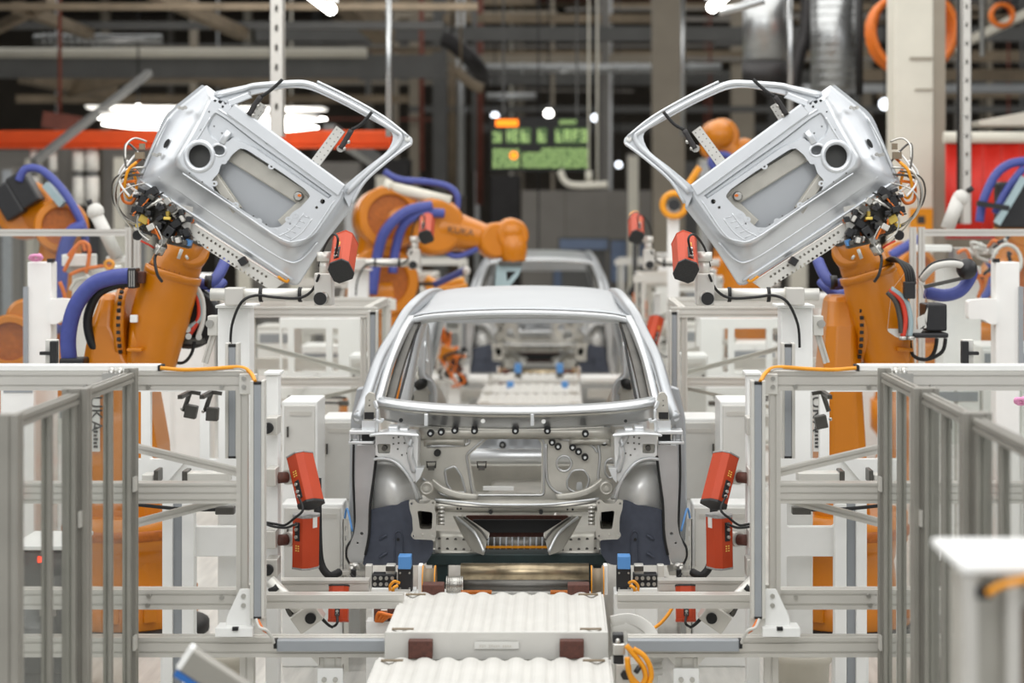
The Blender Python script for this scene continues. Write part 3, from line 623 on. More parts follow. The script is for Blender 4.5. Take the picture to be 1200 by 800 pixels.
        Q(MB().add(g+[p+V((0, .05, 0)) for p in g], [(0, 1, 2, 3, 4, 5, 6), (13, 12, 11, 10, 9, 8, 7)]+[(i, i+7, (i+1) % 7+7, (i+1) % 7) for i in range(7)])).build('slanted_gusset', M['inner'], car, bev=.006)
        Q(MB().tube([P(535, 606, 10.2), P(556, 624, 10.08), P(567, 646, 10.0)], .008, 6)).build('gusset_flange', M['body_light'], car)
        Q(MB().tube([P(544, 606, 10.18), P(562, 620, 10.05), P(571, 632, 9.98)], .006, 6)).build('gusset_edge', M['dark_steel'], car)
        # rail end plate with ears
        ear = rpoly([(479, 586), (486, 585), (489, 590), (501, 590), (505, 585), (511, 587), (509, 596), (511, 602), (511, 630), (506, 633), (498, 631), (485, 632), (481, 627), (484, 622), (483, 606), (480, 596)], 2.5, 3)
        hole = rpoly([(489, 598), (507, 600), (506, 620), (492, 620)], 3, 3)
        rp = Q(MB().pprism(ear, 9.92, .012, [hole]+[oval(x, y, 1.5, n=10) for x, y in ((482.5, 590), (507.5, 589), (485, 628), (507, 628), (495, 626))])).build('rail_end_plate', M['inner'], car)
        Q(MB().pprism(rpoly([(486, 596), (509, 596), (509, 624), (488, 624)], 3, 2), 9.932, .5, [rpoly([(488.5, 598), (507, 598), (507, 622), (490.5, 622)], 3, 2)])).build('front_rail', M['inner'], car)
        Q(MB().pprism(rect(488, 597, 508, 623), 10.25, .02)).build('rail_inner_shade', M['rubber'], car)  # black plate put in for the dark inside of the open rail
        mb = MB()
        for i in range(5): mb.cyl(P(513, 595+i*4.5, 10.0), P(521, 595+i*4.5, 10.0), .009, 8)
        mb.pbox(515, 593, 519, 612, 10.02, .05); Q(mb).build('coupling', M['steel'], car)
        # navy front wheel-house liner
        nv = rpoly([(434, 597), (458, 592), (481, 585), (485, 600), (485, 632), (508, 633), (507, 648), (499, 660), (492, 662), (424.5, 662), (430, 640), (433, 620)], 3, 2)
        na = Q(MB().pprism(nv, 10.08, .012)).build('liner_panel', M['navy'], car)
        Q(MB().pprism(oval(466.5, 632, 1.9, n=12), 10.074, .004)).build('liner_hole', M['rubber'], na)
        mb = MB().tube([P(462, 658, 10.078), P(463, 640, 10.076), P(463, 626, 10.076), P(467, 622, 10.076), P(471, 626, 10.076), P(472, 640, 10.076), P(471, 658, 10.078)], .004, 5)
        for x, y in ((449, 630), (449, 651)): mb.tube([P(x-4, y+2, 10.077), P(x, y-1, 10.072), P(x+4, y-3, 10.077)], .007, 6)
        Q(mb).build('liner_emboss', M['navy'], na)
        # silver wheel house dome
        c = P(447, 606, 10.33)
        def dome(u, v):
            th = math.pi*(.0+u); ph = math.pi*.5*v
            return c+V((.205*math.cos(th)*math.cos(ph), -.25*math.sin(ph)*(.85), .30*math.sin(th)*math.cos(ph))) if v < .999 else c+V((0, -.21, 0))
        def dome2(u, v):
            x = 437+(487-437)*u; yt = 538+34*max(0, u-.25)**1.6+4*(1-u); y = yt+(600-yt)*v
            b = math.sin(math.pi*min(1, .12+.8*u))*math.sin(math.pi*(.1+.72*v)); return P(x, y, 10.2-.15*b)
        Q(MB().grid(dome2, 18, 16)).build('wheel_house', M['dome'], car, solid=.004)
        Q(MB().pprism(rpoly([(434, 534), (462, 536), (484, 560), (492, 590), (486, 602), (434, 602)], 2, 2), 10.23, .01)).build('wheel_house_wall', M['dome'], car)
        # arch flange
        Q(MB().tube([P(438, 538, 9.98), P(450, 537, 9.97), P(463, 541, 9.96), P(475, 553, 9.96), P(484, 568, 9.97), P(489, 584, 9.99)], .009, 6)).build('arch_flange', M['body_light'], car)
        Q(MB().strip([P(466, 543, 10.0), P(478, 557, 10.0), P(487, 572, 10.02), P(492, 584, 10.05)], .03, .012, 4)).build('arch_web', M['body'], car)
        # suspension mount casting
        cs = rpoly([(440, 509), (456, 506), (487, 508), (490, 515), (489, 548), (493, 556), (484, 566), (476, 553), (466, 542), (455, 536), (440, 534)], 3, 3)
        ca = Q(MB().pprism(cs, 9.98, .2, [rpoly([(442, 520), (458, 520), (457, 531), (443, 531)], 2, 2)])).build('mount_casting', M['dome'], car, bev=.012)
        Q(MB().pprism(rect(443, 520, 457, 531), 10.02, .01)).build('mount_pocket', M['inner'], ca)
        mb = MB()
        for x, y in ((461, 513), (467, 512), (474, 512), (461, 520), (467, 519), (474, 519), (466, 526), (471, 533), (477, 531), (480, 538)): mb.cyl(P(x, y, 9.99), P(x, y, 9.972), PX(1.1, 10), 8)
        Q(mb).build('mount_rivets', M['dark_steel'], ca)
        q = P(450.5, 525, 9.99); Q(MB().cyl(q+V((0, .04, 0)), q+V((0, -.01, 0)), PX(3.2, 10), 12)).build('mount_bolt', M['dark_steel'], ca)
        Q(MB().strip([P(476, 510, 9.97), P(481, 520, 9.95), P(481, 535, 9.95), P(486, 552, 9.97)], .03, .03, 4)).build('casting_web', M['body_light'], ca)
        mb = MB().strip([P(442, 508, 9.95), P(460, 506, 9.93), P(488, 508, 9.95)], .2, .014, 4, r=.4); mb.pbox(455, 500, 466, 507, 9.95, .12).pbox(468, 502, 478, 507, 9.98, .1); Q(mb).build('mount_top', M['body_light'], ca, bev=.006)
        # folded bracket beside the firewall, round bush
        Q(MB().pprism(rpoly([(487, 549), (497, 548), (492, 560), (487, 566)], 1, 2), 9.95, .1)).build('fold_bracket', M['body_light'], car, bev=.004)
        q = P(500.5, 570.5, 10.08); Q(MB().lathe(q, (0, -1, 0), [(0, .0), (.035, 0), (.035, .05), (.026, .055), (.022, .04), (.012, .04), (.012, .06), (0, .06)], 18)).build('steering_bush', M['inner'], car)
        Q(MB().strip([P(505, 563, 10.17), P(520, 574, 10.15), P(538, 580, 10.15), P(560, 583, 10.15)], .03, .035, 5, r=.2)).build('rack_brace', M['inner'], car)
        # hinge pillar
        hp = rpoly([(417, 522), (439, 521), (441, 530), (437, 560), (433, 590), (432, 625), (428, 648), (424, 660), (411, 661), (407, 648), (409, 640), (415, 625), (417, 610), (416, 570)], 3, 3)
        pl = Q(MB().pprism(hp, 10.06, .14, [oval(424, 625, 1.9, n=10), oval(419, 636, 1.2, n=8)])).build('hinge_pillar', M['body'], car, bev=.014)
        Q(MB().tube([P(441, 534, 10.05), P(438, 560, 10.05), P(434, 590, 10.05), P(432.5, 626, 10.05), P(428, 650, 10.05)], .007, 6)).build('pillar_seam', M['rubber'], pl)
        Q(MB().tube([P(414.5, 520, 10.1), P(414, 560, 10.1), P(415.5, 600, 10.1), P(415, 626, 10.08), P(407, 640, 10.06), P(406, 652, 10.06), P(410, 661, 10.06)], .006, 6)).build('outer_seam', M['rubber'], pl)
        mb = MB().cyl(P(410, 663, 10.0), P(421, 663, 10.0), .018, 10).cyl(P(412, 663, 9.98), P(412, 672, 9.98), .012, 8); Q(mb).build('jacking_pin', M['steel'], car)
        # upper hinge bracket, ledges
        up = rpoly([(428, 464), (432, 459.5), (438, 461), (440, 470), (441, 480), (437, 493), (426, 493)], 2, 3)
        Q(MB().pprism(up, 10.0, .05, [oval(433, 469, .9, n=8), oval(433, 475, 1, n=8)])).build('upper_hinge_bracket', M['inner'], car, bev=.004)
        Q(MB().pbox(427, 483, 438, 491, 9.992, .006)).build('bracket_window', M['rubber'], car)
        mb = MB().strip([P(439, 470, 9.98), P(442, 480, 9.97), P(442, 492, 9.97), P(441, 506, 9.97)], .016, .02, 4).strip([P(441, 492, 9.96), P(447, 494, 9.95), P(448, 490, 9.95)], .02, .012, 4).pbox(424, 493, 441, 506, 9.99, .12); Q(mb).build('cowl_side_bracket', M['body_light'], car, bev=.004)
        Q(MB().pprism(rpoly([(414, 483), (420, 480), (423, 487), (420, 494), (415, 492)], 2, 3), 10.05, .01, [oval(419, 489, 1, n=8)])).build('hinge_ear', M['body_light'], car)
        # fender stub: open channel
        mb = MB().pbox(409, 504.5, 439, 509, 9.93, .12).pbox(408, 517, 438, 520.5, 9.95, .1).pbox(409, 509, 411.5, 517, 9.94, .1).pbox(418, 509, 421, 517, 9.98, .06); Q(mb).build('fender_stub', M['body_light'], car, bev=.004)
        Q(MB().pbox(424, 509, 438, 521, 9.98, .08)).build('stub_cavity_shade', M['rubber'], car)  # black block stands in for the dark of the open channel
    return car
car1 = make_car()
car2 = dup(car1, (0, 12, 0), 'bare metal car body farther down the line under the orange robot arm')

# ------------------------------------------------------------------ doors held in the air (drawn for one side, mirrored for the other)
DD = 10.38
def sidesfix(mb): return mb
def make_door(side):
    t = T('car_door_panel', f'bare metal car door tilted in the air {side} of the car roof, window frame towards the line', 'car door', W(260, 337, DD), 'tilted bare doors')
    k = 6
    A = rpoly([(237, 98), (193, 133), (158, 216), (345, 337), (378, 284), (410, 243), (402, 221), (262, 116)], [2, 12, 4, 6, 30, 3, 2, 2], k)
    A2 = rpoly([(239, 100), (196, 135), (161, 215), (345, 334), (377, 283), (408, 243), (402, 221), (262, 117)], [2, 12, 4, 6, 30, 3, 2, 2], k)
    B = rpoly([(241, 104), (203, 139), (171, 209), (340, 320), (371, 284), (404, 241), (402, 222), (263, 118)], [4, 20, 12, 14, 30, 3, 2, 2], k)
    B1 = rpoly([(243, 108), (212, 146), (180, 205), (337, 308), (368, 284), (402, 239), (402, 223), (264, 119)], [5, 18, 12, 16, 30, 3, 2, 2], k)
    C1 = rpoly([(246, 111), (222, 154), (199, 193), (338, 293), (368, 281), (401, 234), (402, 224), (265, 120)], [6, 14, 14, 22, 26, 3, 2, 2], k)
    C = rpoly([(249, 114), (227, 158), (206, 189), (338, 288), (366, 279), (399, 232), (402, 225), (266, 121)], [8, 14, 14, 22, 22, 3, 2, 2], k)
    d = DD
    mb = MB().stack([(A, d+.122), (A, d+.112), (A2, d+.108), (B, d+.10), (B1, d+.06), (C1, d+.045), (C1, d+.02), (C, d)], d)
    mb.build('edge_flange', M['door'], t)
    op = rpoly([(272, 181), (282, 173), (290, 176), (330, 202), (358, 222), (364, 230), (352, 243), (342, 249), (336, 259), (328, 266), (316, 267), (300, 256), (285, 247), (275, 239), (262, 231), (250, 222), (248, 211), (256, 203), (259, 192), (266, 190)], 3, 2)
    spk = oval(233.8, 183, 12.8, 13.6, 22); ov = oval(256.5, 176, 7, 5.6, 16, .3)
    small = [oval(x, y, r, n=8) for x, y, r in ((252, 118, 1.6), (258, 119, 2.4), (264, 121, 1.6), (261, 125, 1.6), (313, 167, 2), (362, 197, 2), (245, 131, 1), (235, 152, .8), (221, 195, 1.2), (247, 211, .1), (372, 210, 1.3), (378, 236, 3), (371, 243, 1.8), (340, 262, 1), (287, 118, .1))]
    small = [s for s in small if abs(s[0][0]-s[4][0]) > .5]
    rec = rpoly([(247, 137), (252, 131), (264, 138), (300, 166), (350, 201), (389, 229), (385, 233), (345, 206), (298, 173), (286, 168), (272, 161), (268, 166), (256, 167), (246, 160), (242, 149)], [3, 3, 6, 6, 6, 1, 1, 6, 5, 4, 3, 3, 3, 3, 3], 3)
    pl = MB().pprism(C, d, .008, [op, spk, ov, rec]+small[:9]+small[10:]).build('inner_panel', M['door'], t)
    # recess with sloped wall, its floor
    cx, cy = 262, 152
    rin = inset(rec, 1.6)
    MB().stack([(rec, d), (rin, d+.03)], d).build('recess_wall', M['door'], pl)
    MB().pprism(rin, d+.03, .004, [oval(x, y, 1, n=8) for x, y in ((251, 148), (260, 156), (249, 161))]).build('recess_floor', M['door'], pl)
    MB().strip([W(269, 154, d), W(264, 160, d-.008), W(260, 168, d)], .035, .018, 4, r=.45, up=(0, 1, 0)).build('bridge', M['door'], pl)
    # raised speaker ring, oval rim, long swages
    MB().stack([(oval(233.8, 183, 13, 13.8, 24), d-.001), (oval(233.8, 183, 14.5, 15.3, 24), d-.012), (oval(233.8, 183, 17.5, 18.3, 24), d-.012), (oval(233.8, 183, 19, 20, 24), d)], d).build('speaker_rim', M['door'], pl)
    MB().stack([(oval(256.5, 176, 7, 5.6, 18, .3), d), (oval(256.5, 176, 8, 6.6, 18, .3), d-.006), (oval(256.5, 176, 10, 8.4, 18, .3), d)], d).build('oval_rim', M['door'], pl)
    mb = MB().tube([W(256, 128, d), W(300, 157, d-.001), W(393, 222, d)], .007, 6).tube([W(246, 138, d), W(238, 152, d), W(229, 166, d)], .006, 6).tube([W(214, 203, d), W(270, 240, d), W(328, 279, d), W(350, 282, d), W(366, 273, d), W(393, 233, d)], .005, 6)
    mb.tube([W(326, 277, d), W(342, 268, d), W(356, 250, d)], .004, 5).tube([W(340, 282, d), W(354, 272, d), W(366, 256, d)], .004, 5)
    for i in range(5): mb.tube([W(330+i*6.5, 273-i*5, d), W(341+i*5.5, 279-i*6, d)], .003, 5)
    mb.build('swage', M['door'], pl)
    mb = MB()
    for x, y in ((284, 171), (318, 195), (262, 189), (251, 215), (276, 240), (303, 259), (322, 270), (346, 252), (338, 257)): mb.pprism(oval(x, y, 4, 3.4, 12), d-.003, .01, [oval(x, y, 1.4, n=8)])
    mb.build('mounting_lug', M['door'], pl)
    mb = MB()
    for i in range(9): mb.pprism(oval(270+i*14.5, 133+i*10.2, 1, n=8), d-.0015, .003)
    for i in range(7): mb.pprism(oval(222+i*15, 203+i*10, .9, n=8), d-.0015, .003)
    mb.build('weld_spot', M['dark_steel'], pl)
    MB().pprism(rpoly([(276, 140), (282, 139), (290, 148), (284, 151)], 2, 2), d-.004, .006, [rpoly([(279, 142), (282, 142), (287, 147), (284, 148)], 1, 2)]).build('pressed_pad', M['door'], pl)
    # outer skin behind, with the inner stiffeners seen through the opening
    SK = rpoly([(237, 99), (193, 134), (159, 216), (345, 336), (378, 284), (410, 243), (402, 221), (262, 116)], [2, 12, 4, 6, 30, 3, 2, 2], k)
    MB().pprism(SK, d+.118, .004).build('outer_skin', M['skin'], t)
    def inskin(u, v):
        p = W(225+165*u-70*v*0, 150+100*u*.66+60*(v-.3), d+.112); p.y += -.02*math.sin(v*3.1)*math.sin(u*3.1); return p
    bm = MB().bar(W(268, 176, d+.085), W(374, 242, d+.085), .085, .03, (0, 1, 0)); bm.build('belt_stiffener', M['inner'], t, bev=.005)  # darker matt bar also stands in for the shaded upper band
    bm = MB().bar(W(245, 198, d+.06), W(278, 246, d+.06), .045, .03, (0, 1, 0)); bm.build('guide_rail', M['inner'], t, bev=.005)
    MB().bar(W(330, 262, d+.075), W(362, 232, d+.075), .05, .02, (0, 1, 0)).build('latch_stiffener', M['inner'], t, bev=.004)
    sp = MB().pprism(oval(234, 183, 16, 17, 20), d+.09, .008).build('speaker_hole_shade', M['col_dark'], t)  # dark disc stands in for the shade deep in the speaker hole
    c = W(350, 230, d+.05); q = MB().lathe(c, (0, -1, 0), [(0, 0), (.026, 0), (.026, .015), (.018, .02), (0, .02)], 18).build('latch_bush', M['steel'], t); MB().pprism(oval(351, 229, 2.4, 1.8, 10), d+.026, .004).build('latch_tab', M['orange_cable'], q)
    # window frame
    O = rpoly([(249, 108), (270, 103), (300, 97.5), (335, 94), (358, 93), (377, 100), (420, 121), (468, 150), (483, 162), (483, 169), (450, 192), (420, 219), (409, 243), (402, 228), (266, 125)], [4, 10, 10, 10, 12, 12, 20, 20, 3, 3, 20, 20, 2, 2, 2], 3)
    I = rpoly([(273, 124), (289, 112), (335, 102), (360, 103), (400, 121), (445, 146), (463, 156), (456, 176), (428, 197), (403, 218)], [3, 8, 14, 14, 20, 20, 10, 12, 20, 3], 3)
    MB().pprism(O, d+.055, .05, [I]).build('window_frame', M['door'], t, bev=.01)
    def rimpath(pts, dd): return [W(x, y, dd) for x, y in pts]
    mb = MB().strip(rimpath([(254, 112), (285, 104), (300, 100), (336, 97.5), (358, 97.5), (378, 105), (420, 126), (462, 152), (470, 160), (462, 174), (430, 202), (406, 226)], d+.04), .028, .03, 4, up=(0, 1, 0), r=.4); mb.build('frame_channel', M['door'], t)
    mb = MB().strip(rimpath([(372, 95.5), (410, 114), (450, 137), (479, 160)], d+.03), .012, .02, 4, up=(0, 1, 0), r=.4).strip(rimpath([(481, 168), (455, 188), (428, 212), (412, 238)], d+.03), .016, .02, 4, up=(0, 1, 0), r=.4); mb.build('frame_lip', M['door'], t)
    MB().bar(W(271, 127.5, d-.008), W(400, 222.5, d-.008), .06, .03, (0, 1, 0)).build('belt_rail', M['door'], t, bev=.004)
    MB().bar(W(268, 121, d+.03), W(293, 111, d+.03), .03, .03, (0, 1, 0)).build('mirror_sail', M['door'], t, bev=.006)
    c = W(477, 163, d+.045); MB().ball(c, .016, 10).build('corner_plug', M['white'], t)
    # hinge face hardware
    mb = MB()
    for x, y in ((214, 127), (184, 182)):
        for e in (-3.5, 0, 3.5): c = W(x+e, y-abs(e)*.3, d+.075); mb.cyl(c, c+V((.0, -.02, 0)), .010, 8)
    mb.build('hinge_nut', M['steel'], t)
    MB().pprism(oval(195, 168, 2.4, 6, 12, .5), d+.072, .01).build('check_slot', M['rubber'], t)
    MB().pprism(rpoly([(384, 252), (390, 250), (393, 256), (388, 259)], 1, 2), d+.088, .01).build('striker_clip', M['rubber'], t)
    mb = MB().tube(rimpath([(164, 211), (250, 267), (344, 329)], d+.104), .008, 6).tube(rimpath([(186, 207), (265, 261), (330, 303), (352, 305), (372, 284)], d+.07), .006, 6).tube(rimpath([(198, 138), (180, 172), (165, 207)], d+.10), .006, 6); mb.build('hem_bead', M['door'], t)
    return t
# ------------------------------------------------------------------ grippers that carry the doors
def make_gripper(side):
    t = T('door_gripper', f'perforated gripper beam with black clamps and looped cables under the door {side} of the car', 'robot gripper', W(235, 300, DD+.2), 'door grippers')
    d = DD+.13
    P = [(226, 262), (332, 331), (319, 341), (240, 291), (212, 262), (176, 228), (186, 226)]
    hs = []
    ux, uy = 106/126.5, 69/126.5
    for i in range(17):
        for j in range(2):
            x, y = 233+i*5.6*ux*1.05-j*5, 272.5+i*5.6*uy*1.05+j*8
            if x < 322: hs.append(oval(x, y, 1.65, n=8))
    for i in range(6):
        for j in range(2): hs.append(oval(193+i*5.4-j*3, 236+i*5+j*4-1, .8, n=6))
    MB().pprism(P, d, .03, hs).build('perforated_beam', M['alu_light'], t)
    MB().pprism([(226, 262), (332, 331), (328, 334), (222, 266)], d+.03, .10).build('beam_web', M['alu_light'], t)
    MB().pprism([(190, 223), (228, 258), (224, 262), (184, 229)], d-.02, .05).build('orange_strip', M['orange_cable'], t)
    MB().bar(W(172, 218, d+.05), W(338, 330, d+.05), .016, .05, (0, 1, 0)).build('copper_strip', M['orange_cable'], t)
    # dense black and steel clamp heads
    rnd = random.Random(11)
    def part(kind, x, y, w, h, dd, dt, m, rot=0):
        R = Matrix.Rotation(rot, 3, 'Y'); c = W(x, y, dd)
        MB().box(c, (PX(w, dd), dt, PX(h, dd)), R).build(kind, M[m], t, bev=.004)
    for i, (x, y, w, h, m, r, kd) in enumerate(((178, 226, 15, 10, 'black', -.6, 'clamp_block'), (168, 238, 9, 18, 'black', .3, 'clamp_block'), (160, 246, 10, 8, 'black', .2, 'clamp_block'), (187, 238, 9, 9, 'alu', -.7, 'valve'), (197, 236, 8, 8, 'steel', -.6, 'valve'), (170, 257, 11, 9, 'yellow', .5, 'terminal_box'), (175, 250, 8, 7, 'dark_steel', .2, 'terminal_box'), (186, 262, 9, 7, 'dark_steel', .6, 'terminal_box'), (183, 270, 8, 8, 'orange_cable', .3, 'terminal_box'), (199, 272, 10, 14, 'black', .6, 'clamp_block'), (207, 262, 12, 9, 'black', -.6, 'clamp_block'), (214, 256, 9, 12, 'black', -.5, 'clamp_block'), (219, 272, 8, 9, 'black', -.5, 'clamp_block'), (212, 281, 8, 9, 'black', .2, 'clamp_block'), (221, 284, 7, 7, 'sky_blue', .4, 'connector'), (198, 275, 5, 5, 'red_cable', .4, 'connector'), (285, 306, 9, 9, 'black', -.57, 'clamp_block'), (193, 281, 8, 11, 'steel', .5, 'valve'), (206, 247, 9, 6, 'steel', -.7, 'valve'), (163, 264, 5, 5, 'yellow', 0, 'connector'), (159, 228, 5, 6, 'white', .3, 'connector'))):
        part(kd, x, y, w, h, d-.05+.02*(i % 3), .06+.02*(i % 2), m, r)
    MB().cyl(W(166, 246, d-.08), W(190, 233, d-.08), .012, 10).build('guide_rod', M['steel'], t)
    MB().cyl(W(185, 296, d-.04), W(190, 286, d-.06), .03, 14).build('air_cylinder', M['steel'], t)
    MB().cyl(W(161, 275, d), W(161, 276, d-.03), .026, 14).build('knob', M['black'], t)
    MB().prism([(0, 0), (.12, -.02), (.1, -.16), (.04, -.1)], W(200, 238, d-.03), (1, 0, 0), (0, 0, 1), (0, .02, 0), [oval(.07, -.05, .012, n=8)]).build('bracket_plate', M['alu'], t)
    kinds = ('black', 'black', 'dark_steel', 'steel', 'black', 'alu', 'dark_steel', 'black', 'yellow', 'black')
    for i in range(34):
        u_, v_ = rnd.random(), rnd.random(); x = 160+u_*62; y = 218+u_*36+v_*38
        if x > 205 and y > 286: continue
        part('valve' if i % 3 else 'clamp_block', x, y, rnd.uniform(3, 9), rnd.uniform(3, 8), d-.03-.07*rnd.random(), rnd.uniform(.03, .07), kinds[i % 10], rnd.uniform(-.8, .6))
    MB().pprism([(158, 236), (172, 216), (226, 258), (222, 292), (196, 286), (166, 268)], d+.03, .08).build('mounting_body', M['dark_steel'], t, bev=.01)
    for i in range(8):
        x, y = rnd.uniform(160, 200), rnd.uniform(225, 270); q_ = [(x, y)]
        for j in range(3): q_.append((q_[-1][0]+rnd.uniform(-12, 12), q_[-1][1]+rnd.uniform(-6, 16)))
        MB().tube([W(a, b, d-.09) for a, b in q_], .005, 6).build('cable', M[('black', 'orange_cable', 'rubber', 'steel')[i % 4]], t)
    # cable loops
    for i, (pts, r, m) in enumerate((([(193, 218), (172, 190), (150, 168), (146, 182), (150, 208)], .006, 'dark_steel'), ([(172, 166), (158, 162), (148, 170), (147, 186)], .006, 'steel'), ([(170, 196), (146, 200), (134, 226), (142, 252), (160, 264)], .007, 'steel'), ([(168, 204), (140, 210), (136, 236), (150, 258), (178, 276)], .007, 'dark_steel'), ([(150, 188), (140, 204), (152, 218), (160, 224)], .007, 'white'), ([(162, 178), (150, 192), (140, 212), (152, 230)], .006, 'white'), ([(160, 190), (150, 200), (146, 220), (152, 232), (160, 220), (156, 200)], .009, 'amber'), ([(158, 212), (144, 216), (144, 234), (154, 238), (160, 228)], .009, 'orange_cable'), ([(166, 185), (157, 195), (164, 206)], .008, 'orange_cable'), ([(195, 290), (182, 300), (184, 320), (190, 330)], .008, 'black'), ([(165, 282), (175, 287), (182, 292)], .006, 'red_cable'), ([(196, 256), (205, 262), (206, 275), (203, 283)], .006, 'orange_cable'), ([(330, 313), (339, 322), (336, 330), (326, 324)], .008, 'amber'), ([(172, 214), (146, 222), (138, 240), (150, 262), (172, 285)], .005, 'steel'), ([(160, 200), (138, 206), (131, 220), (134, 238), (146, 254)], .005, 'dark_steel'))):
        MB().tube([W(x, y, d-.02+.05*math.sin(i*1.7+j)) for j, (x, y) in enumerate(pts)], r, 6).build('cable', M[m], t)
    MB().pbox(158, 178, 168, 186, d-.02, .04).pbox(163, 168, 169, 175, d-.02, .03).build('cable_plate', M['beam_tan'], t)
    # arms reaching into the window opening
    def arm(x0, y0, x1, y1, w, n):
        L = math.hypot(x1-x0, y1-y0); ux, uy = (x1-x0)/L, (y1-y0)/L
        pr = [(x0-uy*w/2, y0+ux*w/2), (x1-uy*w/2, y1+ux*w/2), (x1+uy*w/2, y1-ux*w/2), (x0+uy*w/2, y0-ux*w/2)]
        hs = [oval(x0+ux*L*(i+.5)/n-uy*s*w*.26, y0+uy*L*(i+.5)/n+ux*s*w*.26, .8, n=6) for i in range(n) for s in (-1, 1)]
        MB().pprism(pr, d-.02, .012, hs).build('perforated_arm', M['cream'], t); MB().pprism(pr, d-.008, .03).build('arm_dark_backing', M['dark_steel'], t)  # dark backing added so the perforations read dark
    arm(368, 193, 399, 151, 12, 8); arm(296, 141, 308, 122, 10, 4)
    for pts in (((436, 131), (424, 145), (412, 152), (404, 166), (399, 174)), ((331, 93), (318, 105), (306, 113), (298, 124), (292, 135))):
        MB().tube([W(x, y, DD-.035) for x, y in pts[:3]], .009, 8).build('lever_tip', M['rubber'], t)
        MB().strip([W(x, y, DD-.03) for x, y in pts[2:]], .028, .03, 3, up=(0, 1, 0)).build('lever', M['pipe_dark'], t); MB().cyl(W(*pts[4], DD-.02), W(*pts[4], d), .02, 10).build('lever_pivot', M['steel'], t)
        for x, y in pts[3:]: c = W(x+4, y, DD-.03); MB().ball(c, .012, 8).build('lever_bolt', M['steel'], t)
    return t
# ------------------------------------------------------------------ robots
def jointdisc(c, ax, r, h, mb):
    ax = V(ax).normalized(); mb.lathe(V(c)-ax*h/2, ax, [(0, 0), (r*.82, 0), (r, h*.12), (r, h*.88), (r*.82, h), (0, h)], 28); return mb
def outer_hoses(t, d):
    MB().tube([W(82, 428, d-.25), W(80, 395, d-.27), W(88, 360, d-.3), (W(108, 334, d-.32)), W(132, 325, d-.33), W(152, 323, d-.33)], .045, 14).build('thick_hose', M['blue'], t)
    MB().tube([W(122, 420, d-.18), W(107, 400, d-.2), W(103, 372, d-.22), W(114, 345, d-.25), W(134, 334, d-.28), W(152, 331, d-.3)], .026, 12).build('thin_hose', M['rubber'], t)
    mb = MB().pbox(149, 314, 159, 338, d-.39, .12); b = mb.build('hose_clamp', M['black'], t, bev=.008)
    mb = MB(); 
    for i in range(3): mb.pbox(151+i*2.6, 317, 152.2+i*2.6, 336, d-.395, .01)
    mb.build('clamp_rib', M['steel'], b)
    MB().pbox(158, 318, 168, 332, d-.34, .08).build('clamp_bracket', M['brown'], t, bev=.006)
    MB().pbox(69, 420, 98, 428, d-.34, .16).build('hose_foot', M['black'], t, bev=.01)
def elbow_drum(t, d):
    c = W(222, 372, d+.05); MB().lathe(c+V((0, .06, 0)), (0, -1, 0), [(0, 0), (.175, 0), (.18, .02), (.18, .08), (.16, .1), (0, .1)], 36).build('elbow_drum', M['black'], t)
    for m, pts in (('red_cable', [(224, 334), (232, 350), (233, 372), (222, 392)]), ('cream', [(228, 333), (237, 350), (238, 374), (232, 394)]), ('gripper', [(226, 334), (235, 352), (236, 372), (219, 385)])):
        MB().tube([W(x, y, d-.12) for x, y in pts], .014, 8).build('lead', M[m], t)
    mb = MB()
    for x, y in ((220, 386), (221, 394), (233, 395)): mb.cyl(W(x, y, d-.1), W(x, y, d-.16), .018, 10)
    mb.build('lead_gland', M['steel'], t)
    MB().pbox(198, 397, 237, 403, d-.1, .2).build('drum_shelf', M['dark_steel'], t)
